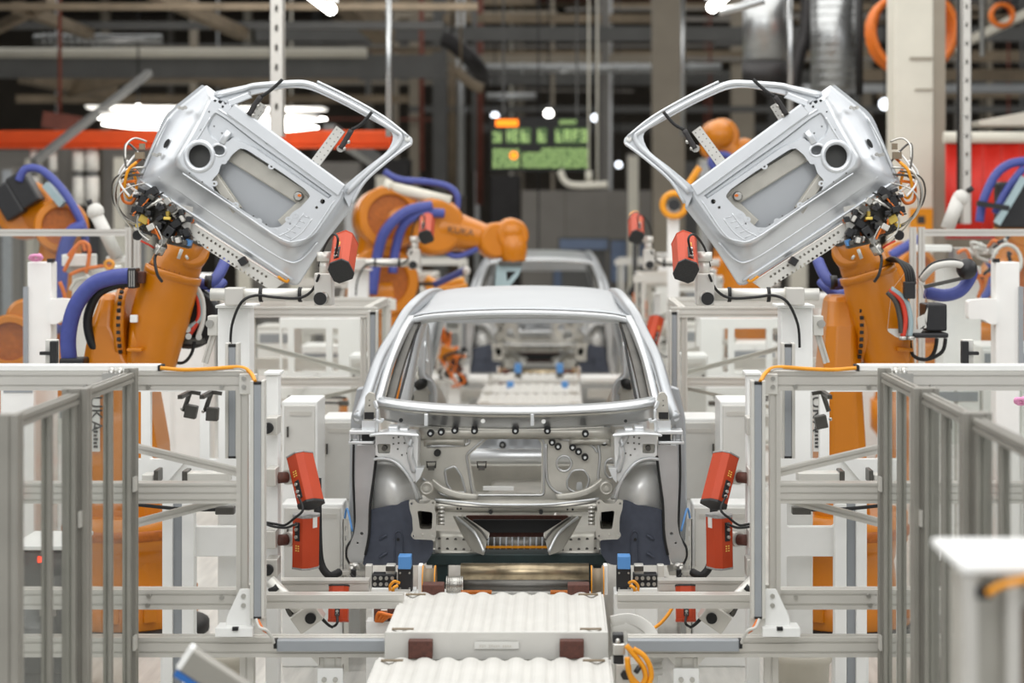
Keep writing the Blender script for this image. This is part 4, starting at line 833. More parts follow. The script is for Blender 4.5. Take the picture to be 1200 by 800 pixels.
def make_front_robot(side, flank):
    d = 11.25
    t = T('industrial_robot', f'orange robot holding the door {side} of the car, {flank}', 'robot', (W(150, 0, d).x, d, 0), 'orange robots carrying the doors')
    bx = W(150 if side == 'left' else 232, 0, d).x; sg = 1 if side == 'left' else -1
    MB().lathe((bx, d, 0), (0, 0, 1), [(0, 0), (.46, 0), (.46, .05), (.40, .07), (0, .07)], 32).build('foot_plate', M['rubber'], t)
    mb = MB().lathe((bx, d, .07), (0, 0, 1), [(.38, 0), (.38, .10), (.31, .18), (.28, .34), (.31, .42), (.36, .46), (.36, .62), (0, .62)], 36)
    for i in range(12):
        a = math.pi*2*i/12; mb.box((bx+.37*math.cos(a), d+.37*math.sin(a), .18), (.07, .07, .12), Matrix.Rotation(a, 3, 'Z'))
    mb.build('base', M['orange'], t)
    MB().lathe((bx, d, .56), (0, 0, 1), [(.362, 0), (.372, .01), (.372, .05), (.362, .06)], 36).build('slew_ring', M['orange_dark'], t)
    # rotating column, faceted shoulder casting
    sec = []
    SC_ = ((745, 112, 190, .24), (600, 108, 196, .25), (520, 106, 192, .25), (440, 102, 178, .24), (380, 112, 146, .2), (350, 122, 142, .15), (343, 126, 138, .11)) if side == 'left' else ((745, 205, 275, .24), (600, 207, 272, .25), (520, 212, 266, .25), (440, 217, 262, .24), (380, 217, 257, .2), (352, 222, 254, .15), (345, 226, 250, .11))
    for y, x0, x1, dy in SC_ if True else ((745, 112, 190, .24), (600, 108, 196, .25), (520, 106, 192, .25), (440, 102, 178, .24), (380, 112, 146, .2), (350, 122, 142, .15), (343, 126, 138, .11)):
        a, b = W(x0, y, d), W(x1, y, d); c = min(.06, (b.x-a.x)*.25)
        sec.append([V((a.x+c, d-dy, a.z)), V((b.x-c, d-dy, a.z)), V((b.x, d-dy+c, a.z)), V((b.x, d+dy-c, a.z)), V((b.x-c, d+dy, a.z)), V((a.x+c, d+dy, a.z)), V((a.x, d+dy-c, a.z)), V((a.x, d-dy+c, a.z))])
    MB().loft(sec[:], smooth=False).build('column', M['orange'], t, bev=.015)
    c = W(147 if sg > 0 else 216, 378, d-.05)
    MB().lathe(c-V((.02*sg, 0, 0)), (sg, 0, 0), [(0, 0), (.23, 0), (.235, .03), (.23, .06), (0, .06)], 40).build('shoulder_ring', M['orange'], t)
    mb = MB()
    for i in range(36):
        a = 2*math.pi*i/36; mb.box(c+V((.012, .236*math.cos(a), .236*math.sin(a))), (.02, .018, .018), Matrix.Rotation(-a, 3, 'X'))
    mb.each('ring_bolt', M['rubber'], t)
    # upper arm: wide tapering casting
    dd = d-.16
    ax = [W(176, 432, dd), W(181, 405, dd), W(187, 375, dd), W(195, 345, dd), W(202, 322, dd)]
    MB().tube(ax, [.135, .15, .165, .165, .155], 28, k=4).build('arm', M['orange'], t)
    jointdisc(W(172, 405, d-.1), (1, .1, 0), .19, .16, MB()).build('shoulder_joint', M['orange'], t)
    MB().pbox(152, 369, 161, 378, d-.32, .05).build('rest_pad', M['white'], t, bev=.006)
    MB().pbox(148, 408, 166, 412, d-.36, .06).build('arm_step', M['orange'], t, bev=.006)
    u = (W(206, 308, dd)-W(198, 334, dd)).normalized()
    o0 = W(201.5, 325, dd)
    MB().lathe(o0, u, [(.15, -.01), (.163, 0), (.163, .035), (.15, .04)], 40).build('flange_ring', M['orange'], t)
    mb = MB(); e, f = frame(u)
    for i in range(30):
        a = 2*math.pi*i/30; mb.cyl(o0+u*.037+(e*math.cos(a)+f*math.sin(a))*.135, o0+u*.052+(e*math.cos(a)+f*math.sin(a))*.135, .009, 6)
    mb.each('flange_bolt', M['orange_dark'], t)
    q0 = o0+u*.03
    MB().tube([q0, q0+u*.06+V((.01, 0, 0)), W(217, 296, dd), W(226, 288, dd+.05)], [.145, .14, .125, .11], 24, k=4).build('forearm', M['orange'], t)
    jointdisc(W(222, 296, dd-.04), (.35, -.75, .35), .105, .1, MB()).build('wrist', M['orange'], t)
    mb = MB().cyl(W(226, 285, dd+.02), W(234, 272, dd-.05), .075, 22); mb.build('tool_flange', M['dark_steel'], t)
    mb = MB().cyl(W(209, 303, dd-.16), W(213, 292, dd-.16), .010, 8).cyl(W(218, 300, dd-.15), W(220, 303, dd-.165), .008, 6); mb.build('wrist_pin', M['cream'], t)
    # hose package
    if sg > 0: outer_hoses(t, d)
    # black drum with coloured leads at the elbow
    if sg > 0: elbow_drum(t, d)
    MB().tube([W(225, 326, d+.1), W(234, 332, d+.05), W(246, 332, d+.05), W(256, 322, d+.1), W(264, 306, d+.2)], .033, 12).build('wrist_hose', M['blue'], t)
    MB().tube([W(228, 340, d+.3), W(242, 345, d+.25), W(254, 338, d+.25), W(262, 330, d+.3)], .026, 10).build('second_hose', M['blue'], t)
    c = W(245, 331, d+.05); MB().tube([c-V((.02, 0, 0)), c+V((.02, 0, 0))], .042, 14).build('hose_collar', M['black'], t)
    mb = MB().tube([W(194, 403, d-.1), W(200, 421, d-.1), W(214, 425, d-.1), W(224, 415, d-.1), W(228, 400, d-.1)], .01, 6); mb.build('lead_loop', M['rubber'], t)
    return t
def far_robot(name, label, base, J, R, hoses=(), ring=None, extra=None, foot=True):
    """a robot further down the hall: J joints from shoulder to wrist in space, R radii"""
    t = T('industrial_robot', label, 'robot', (base.x, base.y, 0), 'orange robots down the line')
    if foot:
        MB().lathe((base.x, base.y, 0), (0, 0, 1), [(0, 0), (.45, 0), (.45, .06), (.33, .12), (.28, .4), (.36, .5), (.36, .75), (0, .75)], 28).build('base', M['orange'], t)
        MB().tube([(base.x, base.y, .7), ((base.x+J[0].x)/2, base.y, (.7+J[0].z)/2), J[0]], [.34, .3, .26], 18).build('column', M['orange'], t)
    for i in range(len(J)-1):
        a, b = J[i], J[i+1]; m = a.lerp(b, .5)
        MB().tube([a, a.lerp(b, .15), m, a.lerp(b, .85), b], [R[i], R[i]*1.02, (R[i]+R[i+1])*.5, R[i+1], R[i+1]*.98], 20, k=3).build(['arm', 'forearm', 'wrist', 'tool_neck'][i], M['orange'], t)
    for i, j in enumerate(J): jointdisc(j, (.25, -1, .05), R[i]*1.3, R[i]*2.1, MB()).build('joint', M['orange'], t)
    for i, j in enumerate(J[:2]):
        a_ = V((.25, -1, .05)).normalized(); c = j+a_*(R[i]*1.05); q = R[i]*1.3
        rg = MB().lathe(c, a_, [(q*.98, -.01), (q*1.02, .02), (q*.95, .05), (q*.74, .05), (q*.70, .0)], 28).build('joint_ring', M['orange'], t)
        MB().lathe(c, a_, [(q*.71, .0), (q*.71, .006), (0, .006)], 24).build('joint_recess_shade', M['orange_dark'], rg)  # darker disc puts the shade of the joint recess into colour
    for i, (pts, r) in enumerate(hoses): MB().tube(pts, r, 10).build('hose', M['blue'], t)
    return t
for s, side, fl in ((1, 'left', 'with a thick blue hose arching outside'), (-1, 'right', 'nearest the red strip curtain')):
    MIR[0] = s
    make_door(side); make_gripper(side); fr = make_front_robot(side, fl)
    if s < 0:
        MIR[0] = 1                                              # extra valve plate and looped cables of the robot by the red curtain
        d = 11.1
        MB().pprism(rpoly([(1045, 340), (1062, 318), (1075, 325), (1088, 355), (1086, 378), (1078, 392), (1052, 396), (1040, 388)], 3, 3), d-.42, .012, [rpoly([(1075, 372), (1084, 368), (1086, 384), (1076, 386)], 1, 2)]).build('valve_plate', M['alu_light'], fr)
        MB().pbox(1085, 356, 1110, 388, d-.42, .2).pbox(1070, 390, 1112, 396, d-.44, .3).build('valve_motor', M['black'], fr, bev=.01)
        MB().pbox(1060, 330, 1073, 350, d-.5, .06).build('manifold', M['black'], fr, bev=.006)
        for i in range(4): MB().tube([W(1036+i*3, 306, d), W(1048+i*4, 302+i*2, d-.3), W(1060+i*3, 316, d-.45), W(1063+i*3, 333, d-.48)], .009, 6).build('lead', M['rubber'], fr)
        MB().tube([W(1080, 328, d-.1), W(1095, 313, d-.15), W(1118, 309, d-.15), W(1134, 314, d-.1)], .02, 8).build('lead', M['cream'], fr)
        MB().tube([W(1078, 326, d-.1), W(1092, 310, d-.1), W(1116, 305, d-.1), W(1136, 312, d-.1)], .012, 8).build('lead', M['rubber'], fr)
        MB().tube([W(1084, 342, d), W(1106, 346, d), W(1126, 340, d), W(1138, 322, d), W(1136, 312, d)], .036, 12).build('thick_hose', M['blue'], fr)
        MB().bar(W(1083, 336, d-.1), W(1136, 324, d-.1), .03, .02).build('hose_arm', M['dark_steel'], fr)
        MB().ball(W(1133, 315, d-.1), .06, 14).build('hose_swivel', M['black'], fr)
        for m, pts in (('red_cable', [(1042, 340), (1056, 352), (1061, 374), (1058, 394)]), ('gripper', [(1044, 338), (1061, 352), (1067, 374), (1066, 394)]), ('dark_steel', [(1040, 342), (1050, 354), (1055, 374), (1056, 390)])):
            MB().tube([W(x, y, d-.46) for x, y in pts], .015, 8).build('lead', M[m], fr)
        for x in (1058, 1067): MB().cyl(W(x, 394, d-.46), W(x, 398, d-.46), .022, 10).build('lead_gland', M['steel'], fr)
        for q in (0, 1): MB().tube([W(1066, 396, d-.1), W(1070, 416, d-.12), W(1086, 421, d-.1), W(1104-q*9, 412, d-.1), W(1108-q*10, 396, d-.1)], .011, 6).build('lead_loop', M['rubber'], fr)
    MIR[0] = 1
# ------------------------------------------------------------------ the welded and bolted cell structure, drawn for one side
def scanner(p, axis, face, L, label, cap0='cap_grey', cap1='scan_end', cable=None, s=1.0):
    """octagonal red scanner; p centre, axis long direction (first cap at -axis), face direction of the connector plate"""
    t = T('laser_scanner', label, 'laser scanner', p, 'red laser scanners')
    p = V(p); a = V(axis).normalized(); f = V(face); f = (f-a*f.dot(a)).normalized(); w = a.cross(f)
    oc = [(-.034, -.058), (.034, -.058), (.053, -.036), (.053, .03), (.03, .058), (-.03, .058), (-.053, .03), (-.053, -.036)]
    oc = [(x*s, y*s) for x, y in oc]
    def ex(m, z0, z1, k): 
        mb = MB(); mb.loft([[p+a*z+w*(x*k)+f*(y*k) for x, y in oc] for z in (z0, z1)], smooth=False); return mb
    h = L/2
    b = ex('red', -h, h, 1).build('housing', M['red'], t, bev=.003)
    lab(ex('cap', -h-.008, -h+.001, 1.03).build('end_cap', M[cap0], t, bev=.002), 'flat end cap'); ex('cap', h-.001, h+.012, 1.03).build('end_cap', M[cap1], t, bev=.002)
    R = Matrix((w, f, a)).transposed()
    o = p+f*(.0585*s)
    mb = MB().box(o+a*h*.45, (.028*s, .006, h*.75), R); c = mb.build('connector_plate', M['black'], t, bev=.002)
    for q in (.25, .55, .75): k = o+a*h*q+f*.003; MB().cyl(k, k+f*.012, .008*s, 10).build('socket', M['steel'], c)
    mb = MB()
    for i in range(3):
        for j in range(2): mb.box(o+a*(-h*.12-i*.011)+w*(j*.014-.007), (.007, .003, .005), R)
    mb.build('gold_pins', M['yellow'], t)
    MB().box(p+a*h*.8+w*(.0535*s)+f*(-.003), (.002, .03*s, .05*s), R).build('rating_sticker', M['paper'], t)
    if cable: MB().tube([o+a*h*.75+f*.012]+[V(q) for q in cable], .006, 6).build('cable', M['rubber'], t)
    return t
def make_side(side, other):
    # big bolted frame of slotted aluminium
    d = 8.45
    def X(x): return W(x, 0, d).x
    def Z(y): return W(0, y, d).z
    t = T('guard_frame', f'bolted aluminium frame of level rails and braces {side} of the platforms', 'machine frame', (X(285), d, 0), 'aluminium machine frames')
    def rail(name, x0, x1, y0, y1, dd=d, dep=.08, n=2, par=None, m='alu'):
        h = (y1-y0)*dd/FPX
        return MB().slot((W(x0, 0, dd).x, dd+dep/2, W(0, (y0+y1)/2, dd).z), (W(x1, 0, dd).x, dd+dep/2, W(0, (y0+y1)/2, dd).z), dep, h, 1, n).build(name, M[m], par or t)
    rail('top_rail', -80, 292, 435, 457.5, n=2); rail('middle_rail', -80, 279, 566, 590, n=3); rail('lower_rail', -80, 284, 691, 714, n=2, dd=8.5)
    rail('front_rail', 310, 472, 697, 713, dd=8.75, n=1); rail('bottom_rail', -80, 455, 747, 770, n=2, dd=8.4); rail('rear_rail', 308, 432, 680, 697, dd=9.35, n=2)
    MB().slot((X(283.5), d+.02, Z(457)), (X(283.5), d+.02, Z(750)), .047, .05, up=(0, 1, 0)).build('post', M['alu'], t)
    for (x0, y0, x1, y1) in ((150, 527, 278, 557), (150, 618, 278, 585)):
        MB().slot((X(x0), d+.10, Z(y0)), (X(x1), d+.10, Z(y1)), .036, .036, up=(0, 1, 0)).build('brace', M['alu'], t)
    MB().pbox(280, 438, 301, 462, 8.43, .02).build('joint_plate', M['alu_light'], t, bev=.003)
    mb = MB()
    g = MB().pprism(rpoly([(294, 690), (281, 690), (266, 722), (264, 736), (294, 736)], 1.5, 2), 8.36, .012).pbox(252, 736, 296, 746, 8.3, .12).build('gusset_plate', M['white'], t, bev=.003)
    for x, y, dd in ((286, 443, 8.43), (286, 453, 8.43), (174, 453.5, 8.45), (260, 453, 8.45), (100, 453.5, 8.45), (285.5, 698, 8.36), (285.5, 709, 8.36), (175, 698, 8.5), (173, 709, 8.5), (260, 700, 8.5)):
        c = W(x, y, dd); b = MB().cyl(c+V((0, .005, 0)), c+V((0, -.01, 0)), .010, 12).build('bolt', M['steel'], t)
    MB().pbox(272, 735, 279, 739, 8.29, .02).build('slot_cover', M['rubber'], t)
    # stub leg with foot bracket
    MB().slot((W(387, 0, 8.45).x, 8.47, 0.1), (W(387, 0, 8.45).x, 8.47, W(0, 770, 8.45).z), .1, .06, 2, 1, up=(0, 1, 0)).build('leg', M['alu_light'], t)
    f = MB().pprism(rect(372, 783, 402, 850), 8.4, .012).mm((W(360, 0, 8.45).x, 8.35, 0), (W(414, 0, 8.45).x, 8.6, .1)).build('foot_bracket', M['white'], t, bev=.003)
    for s in (-1, 1): MB().pprism([(387+s*13, 770), (387+s*22, 770), (387+s*13, 780)], 8.42, .05).build('corner_block', M['alu'], t)
    for x in (380, 393): c = W(x, 796, 8.4); MB().cyl(c, c+V((0, -.01, 0)), .011, 10).build('bolt', M['steel'], t)
    MB().slot((X(-50), d+.06, 0), (X(-50), d+.06, Z(440)), .08, .08, up=(0, 1, 0)).build('post', M['alu'], t)
    MB().slot((X(285), d+.12, 0), (X(285), d+.12, Z(690)), .06, .06, up=(0, 1, 0)).build('post', M['alu'], t)
    # cable duct on top
    q = T('cable_duct', f'white cable duct lying on the top rail of the frame {side} of the platforms', 'cable duct', W(60, 435, 8.5)); MB().pbox(-80, 427.5, 185, 434.7, 8.46, .09).build('channel', M['white'], q, bev=.004); MB().pbox(185, 428, 188, 434.5, 8.45, .1).build('end_cap', M['rubber'], q)
    c = T('signal_cable', f'yellow cable laid over the top rail {side} of the platforms', 'cable', W(250, 432, 8.45)); MB().tube([W(188, 431, 8.42), W(215, 433, 8.42), W(245, 432, 8.42), W(280, 430, 8.42), (W(293, 436, 8.4)), W(299, 447, 8.33)], .009, 6).build('sheath', M['amber'], c); MB().tube([W(215, 435, 8.43), W(250, 433.5, 8.43), W(278, 431, 8.42), W(289, 434.5, 8.41)], .007, 6).build('pale_sheath', M['cream'], c)
    # light curtains
    def curtain_post(x0, x1, y0, y1, dd, label, wide=5, base=None, foot=True):
        k = T('light_curtain', label, 'light curtain', W((x0+x1)/2, y1, dd), 'upright light curtains')
        w = x1-x0
        MB().pbox(x0-w*.45, y0-3, x0+.3, y1+(0 if not foot else 0), dd+.005, .07).pbox(x1-.3, y0-3, x1+w*.4, y1, dd+.005, .07).pbox(x0, y0, x1, y1, dd+.05, .02).build('channel', M['alu_light'], k, bev=.002)
        MB().pbox(x0+.5, y0+1.5, x1-.5, y1-2, dd, .05).build('lens_strip', M['grey'], k, bev=.002)
        MB().pbox(x0, y0-1.5, x1, y0+1.5, dd-.002, .05).build('end_cap', M['rubber'], k); MB().pbox(x0, y1-2.5, x1, y1, dd-.002, .05).build('end_cap', M['rubber'], k)
        if foot: a = W((x0+x1)/2, y1, dd); MB().mm((a.x-.03, dd+.03, foot), (a.x+.03, dd+.07, a.z)).build('stand', M['alu_light'], k)
        return k
    zb = W(0, 746, 8.3).z
    curtain_post(297, 306, 449, 725, 8.32, f'tall grey light curtain on the frame {side} of the platforms', foot=zb)
    curtain_post(433.5, 440, 367, 528, 12.05, f'slim grey light curtain on the inner edge of the portal {side} of the car roof', foot=.0)
    curtain_post(267.5, 276, 405, 537, 8.72, f'short grey light curtain hung behind the top rail {side} of the platforms', foot=False)
    c = T('light_curtain_lead', f'white and orange lead below the tall light curtain {side} of the platforms', 'cable', W(310, 750, 8.3)); MB().tube([W(300, 725, 8.3), W(304, 735, 8.28), W(312, 738, 8.28), W(318, 746, 8.3), W(321, 753, 8.32)], .007, 6).build('white_sheath', M['cream'], c); MB().tube([W(302, 726, 8.31), W(308, 737, 8.29), W(314, 741, 8.3)], .007, 6).build('orange_sheath', M['orange_cable'], c)
    q = T('rail_light_curtain', f'level grey light curtain along the bottom rail {side} of the platforms', 'light curtain', W(390, 765, 8.38)); MB().pbox(324, 750, 455, 763.5, 8.35, .045).build('lens_strip', M['grey'], q, bev=.004); MB().pbox(320.5, 750, 324, 760, 8.345, .05).build('end_cap', M['rubber'], q)
    # white welded machine frame with windows
    mf = T('machine_stand', f'white welded machine stand with cut windows {side} of the car', 'machine stand', (W(230, 0, 9.6).x, 9.6, 0), 'white machine stands')
    D = 9.6
    zf = VY+CAMZ*FPX/D
    outer = rect(150, 440, 296, zf)
    holes = [rpoly(rect(176, 459, 234, 538), 2, 2), rpoly(rect(245.5, 459, 256, 538), 1.5, 2), rpoly(rect(228, 585, 284, 617), 3, 3), rpoly(rect(228.5, 652, 284, 745), 2, 2), rpoly(rect(154, 585, 190, 745), 1, 2), rpoly(rect(154, 459, 165, 538), 1, 2), rect(230, 752, 270, zf-6), rect(154, 752, 188, zf-6)]
    MB().pprism(outer, D, .05, holes).build('window_plate', M['white'], mf, bev=.004)
    MB().pbox(190, 590, 202, zf-.1, D-.06, .06).pbox(213, 590, 227, zf-.1, D-.06, .06).build('column_rib', M['white'], mf, bev=.004)
    MB().pbox(202, 588, 213, zf-.1, D-.03, .03).build('groove_strip', M['grey'], mf)
    MB().prism([(0, 0), (.17, 0), (0, -.2)], W(178, 538, D-.03), (1, 0, 0), (0, 0, 1), (0, .03, 0)).build('stiffener', M['white'], mf)
    mb = MB().pbox(216, 554, 268, 565, D-.25, .1).pbox(166, 556, 180, 565, D-.2, .1); mb.each('actuator', M['alu_light'], mf, bev=.005)
    mb = MB().pbox(213, 552, 219, 566, D-.26, .12).pbox(180, 551, 185, 566, D-.22, .12); mb.each('actuator_cap', M['dark_steel'], mf, bev=.004)
    for y, q in ((587, 0), (592, 1)): MB().tube([W(160, y-1, D-.3), W(210, y+q*4, D-.3), W(250, y+q*5, D-.28), W(266, y+q*4, D-.25)], .009, 6).build('hydraulic_line', M['rubber'], mf)
    mb = MB().pbox(248, 585, 258, 590, D-.3, .05).pbox(252, 594, 274, 603, D-.3, .05); mb.each('line_coupler', M['dark_steel'], mf, bev=.004)
    # sensor arms
    for i, (x, y) in enumerate(((221, 482), (246, 485)) if side == 'left' else ((230, 494),)):
        k = T('sensor_arm', (['outer of the two dark sensor blocks on bent rods below the top rail', 'inner of the two dark sensor blocks on bent rods below the top rail'][i] if side == 'left' else 'single dark sensor block on a bent rod before the orange robot column'), 'sensor', W(x, y, 8.7), 'sensor blocks on bent rods')
        MB().bar(W(x+2, 459, 8.72), W(x-6, 482, 8.7), .018, .014).bar(W(x+1, 459, 8.72), W(x+14, 461, 8.72), .016, .016).mm((W(x+1, 459, 8.72).x-.01, 8.5, W(0, 462, 8.72).z), (W(x+1, 459, 8.72).x+.01, 8.74, W(0, 457.5, 8.72).z)).build('rod', M['dark_steel'], k)
        MB().box(W(x+3, y, 8.68), (.052, .05, .058), Matrix.Rotation(.2-.15*i, 3, 'Y')).build('sensor_head', M['dark_steel'], k, bev=.004)
        c = W(x-8, y-3, 8.7); MB().ball(c, .008, 8).build('rod_knob', M['steel'], k)
    # white pillars with cap plates
    k = T('white_pillar', f'white pillar with cap plate carrying the scanner tube {side} of the car', 'pillar', (W(274, 0, 9.75).x, 9.85, 0), 'white pillars')
    MB().pbox(255, 361, 292.5, VY+CAMZ*FPX/9.75, 9.75, .15).build('shaft', M['white'], k, bev=.006)
    MB().pbox(252, 357.5, 296, 361, 9.7, .25).build('cap_plate', M['white'], k, bev=.004)
    MB().pbox(243, 370, 255, 393, 9.8, .1).build('clamp', M['alu_light'], k, bev=.004); c = W(246, 379, 9.8); MB().cyl(c, c+V((0, -.02, 0)), .02, 14).build('clamp_screw', M['steel'], k)
    MB().slot(W(250, 392, 9.85), W(240, 425, 9.85), .03, .03).build('stay', M['alu'], k)
    k = T('scanner_pillar', f'white pillar carrying the pair of red scanners {side} of the car', 'pillar', (W(318, 0, 9.2).x, 9.2, 0), 'white pillars')
    MB().pbox(311, 439, 326, VY+CAMZ*FPX/9.2, 9.2, .1).build('shaft', M['white'], k, bev=.005); MB().pbox(309, 436, 328, 439.5, 9.18, .14).build('cap_plate', M['white'], k, bev=.003)
    for y, dk in ((500, 1), (560, 0), (633, 0), (666, 1)):
        b = MB().pbox(311, y-11, 323+2*dk, y+10, 9.08, .12).build('clamp_block', M['alu'], k, bev=.005)
        if dk: c = W(314.5, y+1, 9.08); MB().cyl(c, c+V((0, -.03, 0)), .025, 16).build('tube_plug', M['rubber'], b)
        else:
            MB().cyl(W(322, y, 9.16), W(336, y-1, 9.2), .026, 14).build('rusty_tube', M['brown'], b)
            MB().cyl(W(336, y-1, 9.2), W(345, y-2, 9.25), .035, 14).build('tilt_clamp', M['alu_light'], b)
    # scanners
    scanner(W(357.5, 562, 9.2), W(364, 590, 9.14)-W(351, 534, 9.24), (-.55, -.85, 0), .235, f'upper red scanner {side} of the car, tilted with grey end up', cable=[W(355, 597, 9.05), W(345, 607, 9.05), W(334, 615, 9.08), W(324, 614, 9.1), W(312, 612, 9.1)])
    s4 = scanner(W(358, 634, 9.2), V((.015, -.02, 1)), (-.55, -.85, 0), .235, f'lower red scanner {side} of the car, hanging upright', 'cap_grey', 'cap_grey', cable=[W(346, 614, 9.03), W(336, 618, 9.06), W(322, 617, 9.08), W(312, 614, 9.1)])
    s1 = scanner(W(402, 300, 9.5), V((.02, -.9, -.52)), (-.35, -.4, .8), .26, f'red scanner with black octagonal face by the door corner {side} of the car', 'red', 'scan_end', cable=[W(396, 280, 9.3), W(390, 275, 9.4), W(380, 290, 9.55), W(374, 312, 9.6)])
    scanner(W(397, 706, 9.1), V((.0, -.25, -1)), (.0, -1, -.2), .15, f'red scanner with black top behind the front rail {side} of the platforms', 'scan_end', 'red', cable=[W(395, 730, 8.95), W(388, 734, 8.98), W(378, 726, 9.0)], s=.85)
    # tilted clamp below the front rail
    k = T('tilted_clamp', f'tilted aluminium tube clamp under the front rail {side} of the platforms', 'clamp', W(362, 740, 8.95), 'tilted tube clamps')
    R = Matrix.Rotation(-.62, 3, 'Y').to_3x3(); R = Matrix.Rotation(.62, 3, 'Y') if False else R
    MB().box(W(361, 722, 8.95), (.125, .1, .09), R).build('block', M['alu'], k, bev=.005); c = W(364, 724, 8.9); MB().cyl(c+V((0, .03, 0)), c+V((0, -.012, 0)), .025, 18).build('tube_plug', M['rubber'], k)
    MB().cyl(W(316, 680, 9.0), W(352, 716, 8.97), .028, 14).build('tube', M['alu_light'], k); MB().cyl(W(317, 694, 8.98), W(326, 687, 8.98), .02, 12).build('collar', M['rubber'], k)
    MB().cyl(W(337, 716, 9.0), W(345, 712, 9.0), .03, 12).build('tube_end', M['dark_steel'], k)
    MB().tube([W(376, 722, 8.93), W(384, 731, 8.93), W(390, 735, 8.94)], .006, 6).build('lead', M['rubber'], k)
    # portal frame
    k = T('portal_frame', f'pale aluminium portal with clear panes {side} of the car', 'portal frame', (W(360, 0, 12.2).x, 12.2, 0), 'portal frames with clear panes')
    def pr(name, a, b, w, h, m='alu_light', n=1): return MB().slot(a, b, w, h, n, n).build(name, M[m], k)
    pr('top_rail', W(288, 365.5, 12.2), W(443, 365.5, 12.2), .06, .064, n=2); pr('post', W(426, 372, 12.2), V((W(426, 0, 12.2).x, 12.2, 0)), .036, .036)
    pr('post', W(296.5, 372, 12.2), V((W(296.5, 0, 12.2).x, 12.2, 0)), .03, .03)
    pr('side_rail', W(426, 366, 12.2), W(426, 366, 12.2)+V((0, 1.5, 0)), .04, .05); pr('rear_post', W(426, 366, 12.2)+V((0, 1.5, 0)), V((W(426, 0, 12.2).x, 13.7, 0)), .04, .04)
    pr('rear_rail', W(296, 366, 12.2)+V((0, 1.5, 0)), W(426, 366, 12.2)+V((0, 1.5, 0)), .04, .06)
    pr('middle_rail', W(325, 447, 12.25), W(424, 447, 12.25), .06, .055, n=2); pr('brace', W(296, 403, 12.3), W(426, 437, 12.3), .026, .03); pr('brace', W(326, 477, 12.3), W(424, 455, 12.3), .02, .022)
    pr('lower_rail', W(300, 524, 12.25), W(424, 524, 12.25), .05, .04); pr('foot_rail', W(300, 560, 12.5), W(420, 560, 12.5), .05, .04)
    MB().pbox(299, 374, 422, 440, 12.2, .005).build('clear_pane', M['pane'], k); MB().pbox(299, 455, 422, 520, 12.23, .005).build('clear_pane', M['pane'], k)
    a = W(427, 372, 12.2); MB().mm((a.x-.003, 12.23, a.z-.75), (a.x+.003, 13.66, a.z)).build('side_pane', M['pane'], k)
    c = W(290, 372, 9.93)
    # scanner tube across the portal top
    k = T('scanner_tube', f'silver scanner tube with square clamps lying across the portal {side} of the car', 'tube', W(310, 352, 9.65), 'silver scanner tubes')
    MB().cyl(W(247, 345, 9.65), W(372, 345, 9.65), .031, 20).build('tube', M['alu_light'], k)
    for x in (306, 352): MB().cyl(W(x-2, 345, 9.65), W(x+2, 345, 9.65), .037, 20).build('band', M['rubber'], k)
    MB().pbox(263, 337, 285, 358, 9.6, .1).build('saddle_clamp', M['alu'], k, bev=.006)
    b = MB().pbox(368, 320, 389, 358, 9.53, .12).build('end_clamp', M['alu'], k, bev=.006); c = W(377.5, 349, 9.53); MB().cyl(c+V((0, .05, 0)), c+V((0, -.08, 0)), .034, 20).build('stub_tube', M['steel'], b); MB().cyl(c+V((0, -.08, 0)), c+V((0, -.085, 0)), .031, 20).build('tube_plug', M['rubber'], b)
    MB().cyl(W(381, 322, 9.6), W(381, 303, 9.6), .028, 16).build('riser', M['alu_light'], k); MB().cyl(W(381, 306, 9.6), W(381, 295, 9.6), .04, 16).build('tilt_clamp', M['alu_light'], k)
    MB().cyl(W(381, 299, 9.6), W(398, 300, 9.62), .02, 12).build('scanner_pin', M['steel'], k)
    MB().tube([W(374, 322, 9.5), W(366, 340, 9.58), W(350, 349, 9.6), W(320, 348, 9.6), W(300, 346, 9.6), W(283, 354, 9.58), W(272, 380, 9.68), W(270, 407, 9.7)], .007, 6).build('lead', M['rubber'], k)
    # slim upright frame behind the fence and the white post with arm
    k = T('back_guard', f'slim aluminium guard frame in front of the far robot {side} of the line', 'guard', (W(155, 0, 12.6).x, 12.6, 0), 'slim guard frames')
    MB().slot(W(-90, 272.5, 12.6), W(150, 272.5, 12.6), .045, .045).build('top_rail', M['alu'], k)
    for x in (151, 161): MB().slot(V((W(x, 0, 12.6).x, 12.6, 0)), W(x, 266, 12.6), .04, .04, up=(0, 1, 0)).build('post', M['alu'], k)
    MB().slot(V((W(-60, 0, 12.6).x, 12.6, 0)), W(-60, 272, 12.6), .045, .045, up=(0, 1, 0)).build('post', M['alu'], k)
    MB().pbox(-56, 277, 148, 520, 12.6, .005).build('clear_pane', M['pane'], k)
    k = T('fixture_post', f'white fixture post with a side arm beyond the top rail {side} of the line', 'post', (W(46, 0, 12).x, 12, 0), 'white fixture posts')
    MB().pbox(32, 307, 60, VY+CAMZ*FPX/12, 12, .14).build('shaft', M['white'], k, bev=.006); MB().pbox(27, 336, 32.5, 430, 11.98, .1).build('groove_strip', M['grey'], k)
    MB().pprism(rpoly([(58, 350), (72, 350), (92, 352), (92, 374), (74, 374), (66, 380), (58, 380)], 4, 3), 11.98, .1).build('side_arm', M['white'], k, bev=.006)
    MB().pbox(55, 303, 62, 307.5, 12, .05).build('sensor', M['black'], k)
    k = T('rail_post', f'small grey post with a black latch on the top rail {side} of the line', 'post', W(60, 428, 8.6)); MB().pbox(53, 398, 66, 428, 8.6, .05).build('shaft', M['alu_light'], k, bev=.003); MB().pbox(58, 400, 66, 426, 8.57, .04).pbox(46, 412, 60, 416, 8.57, .03).build('latch', M['rubber'], k, bev=.003)
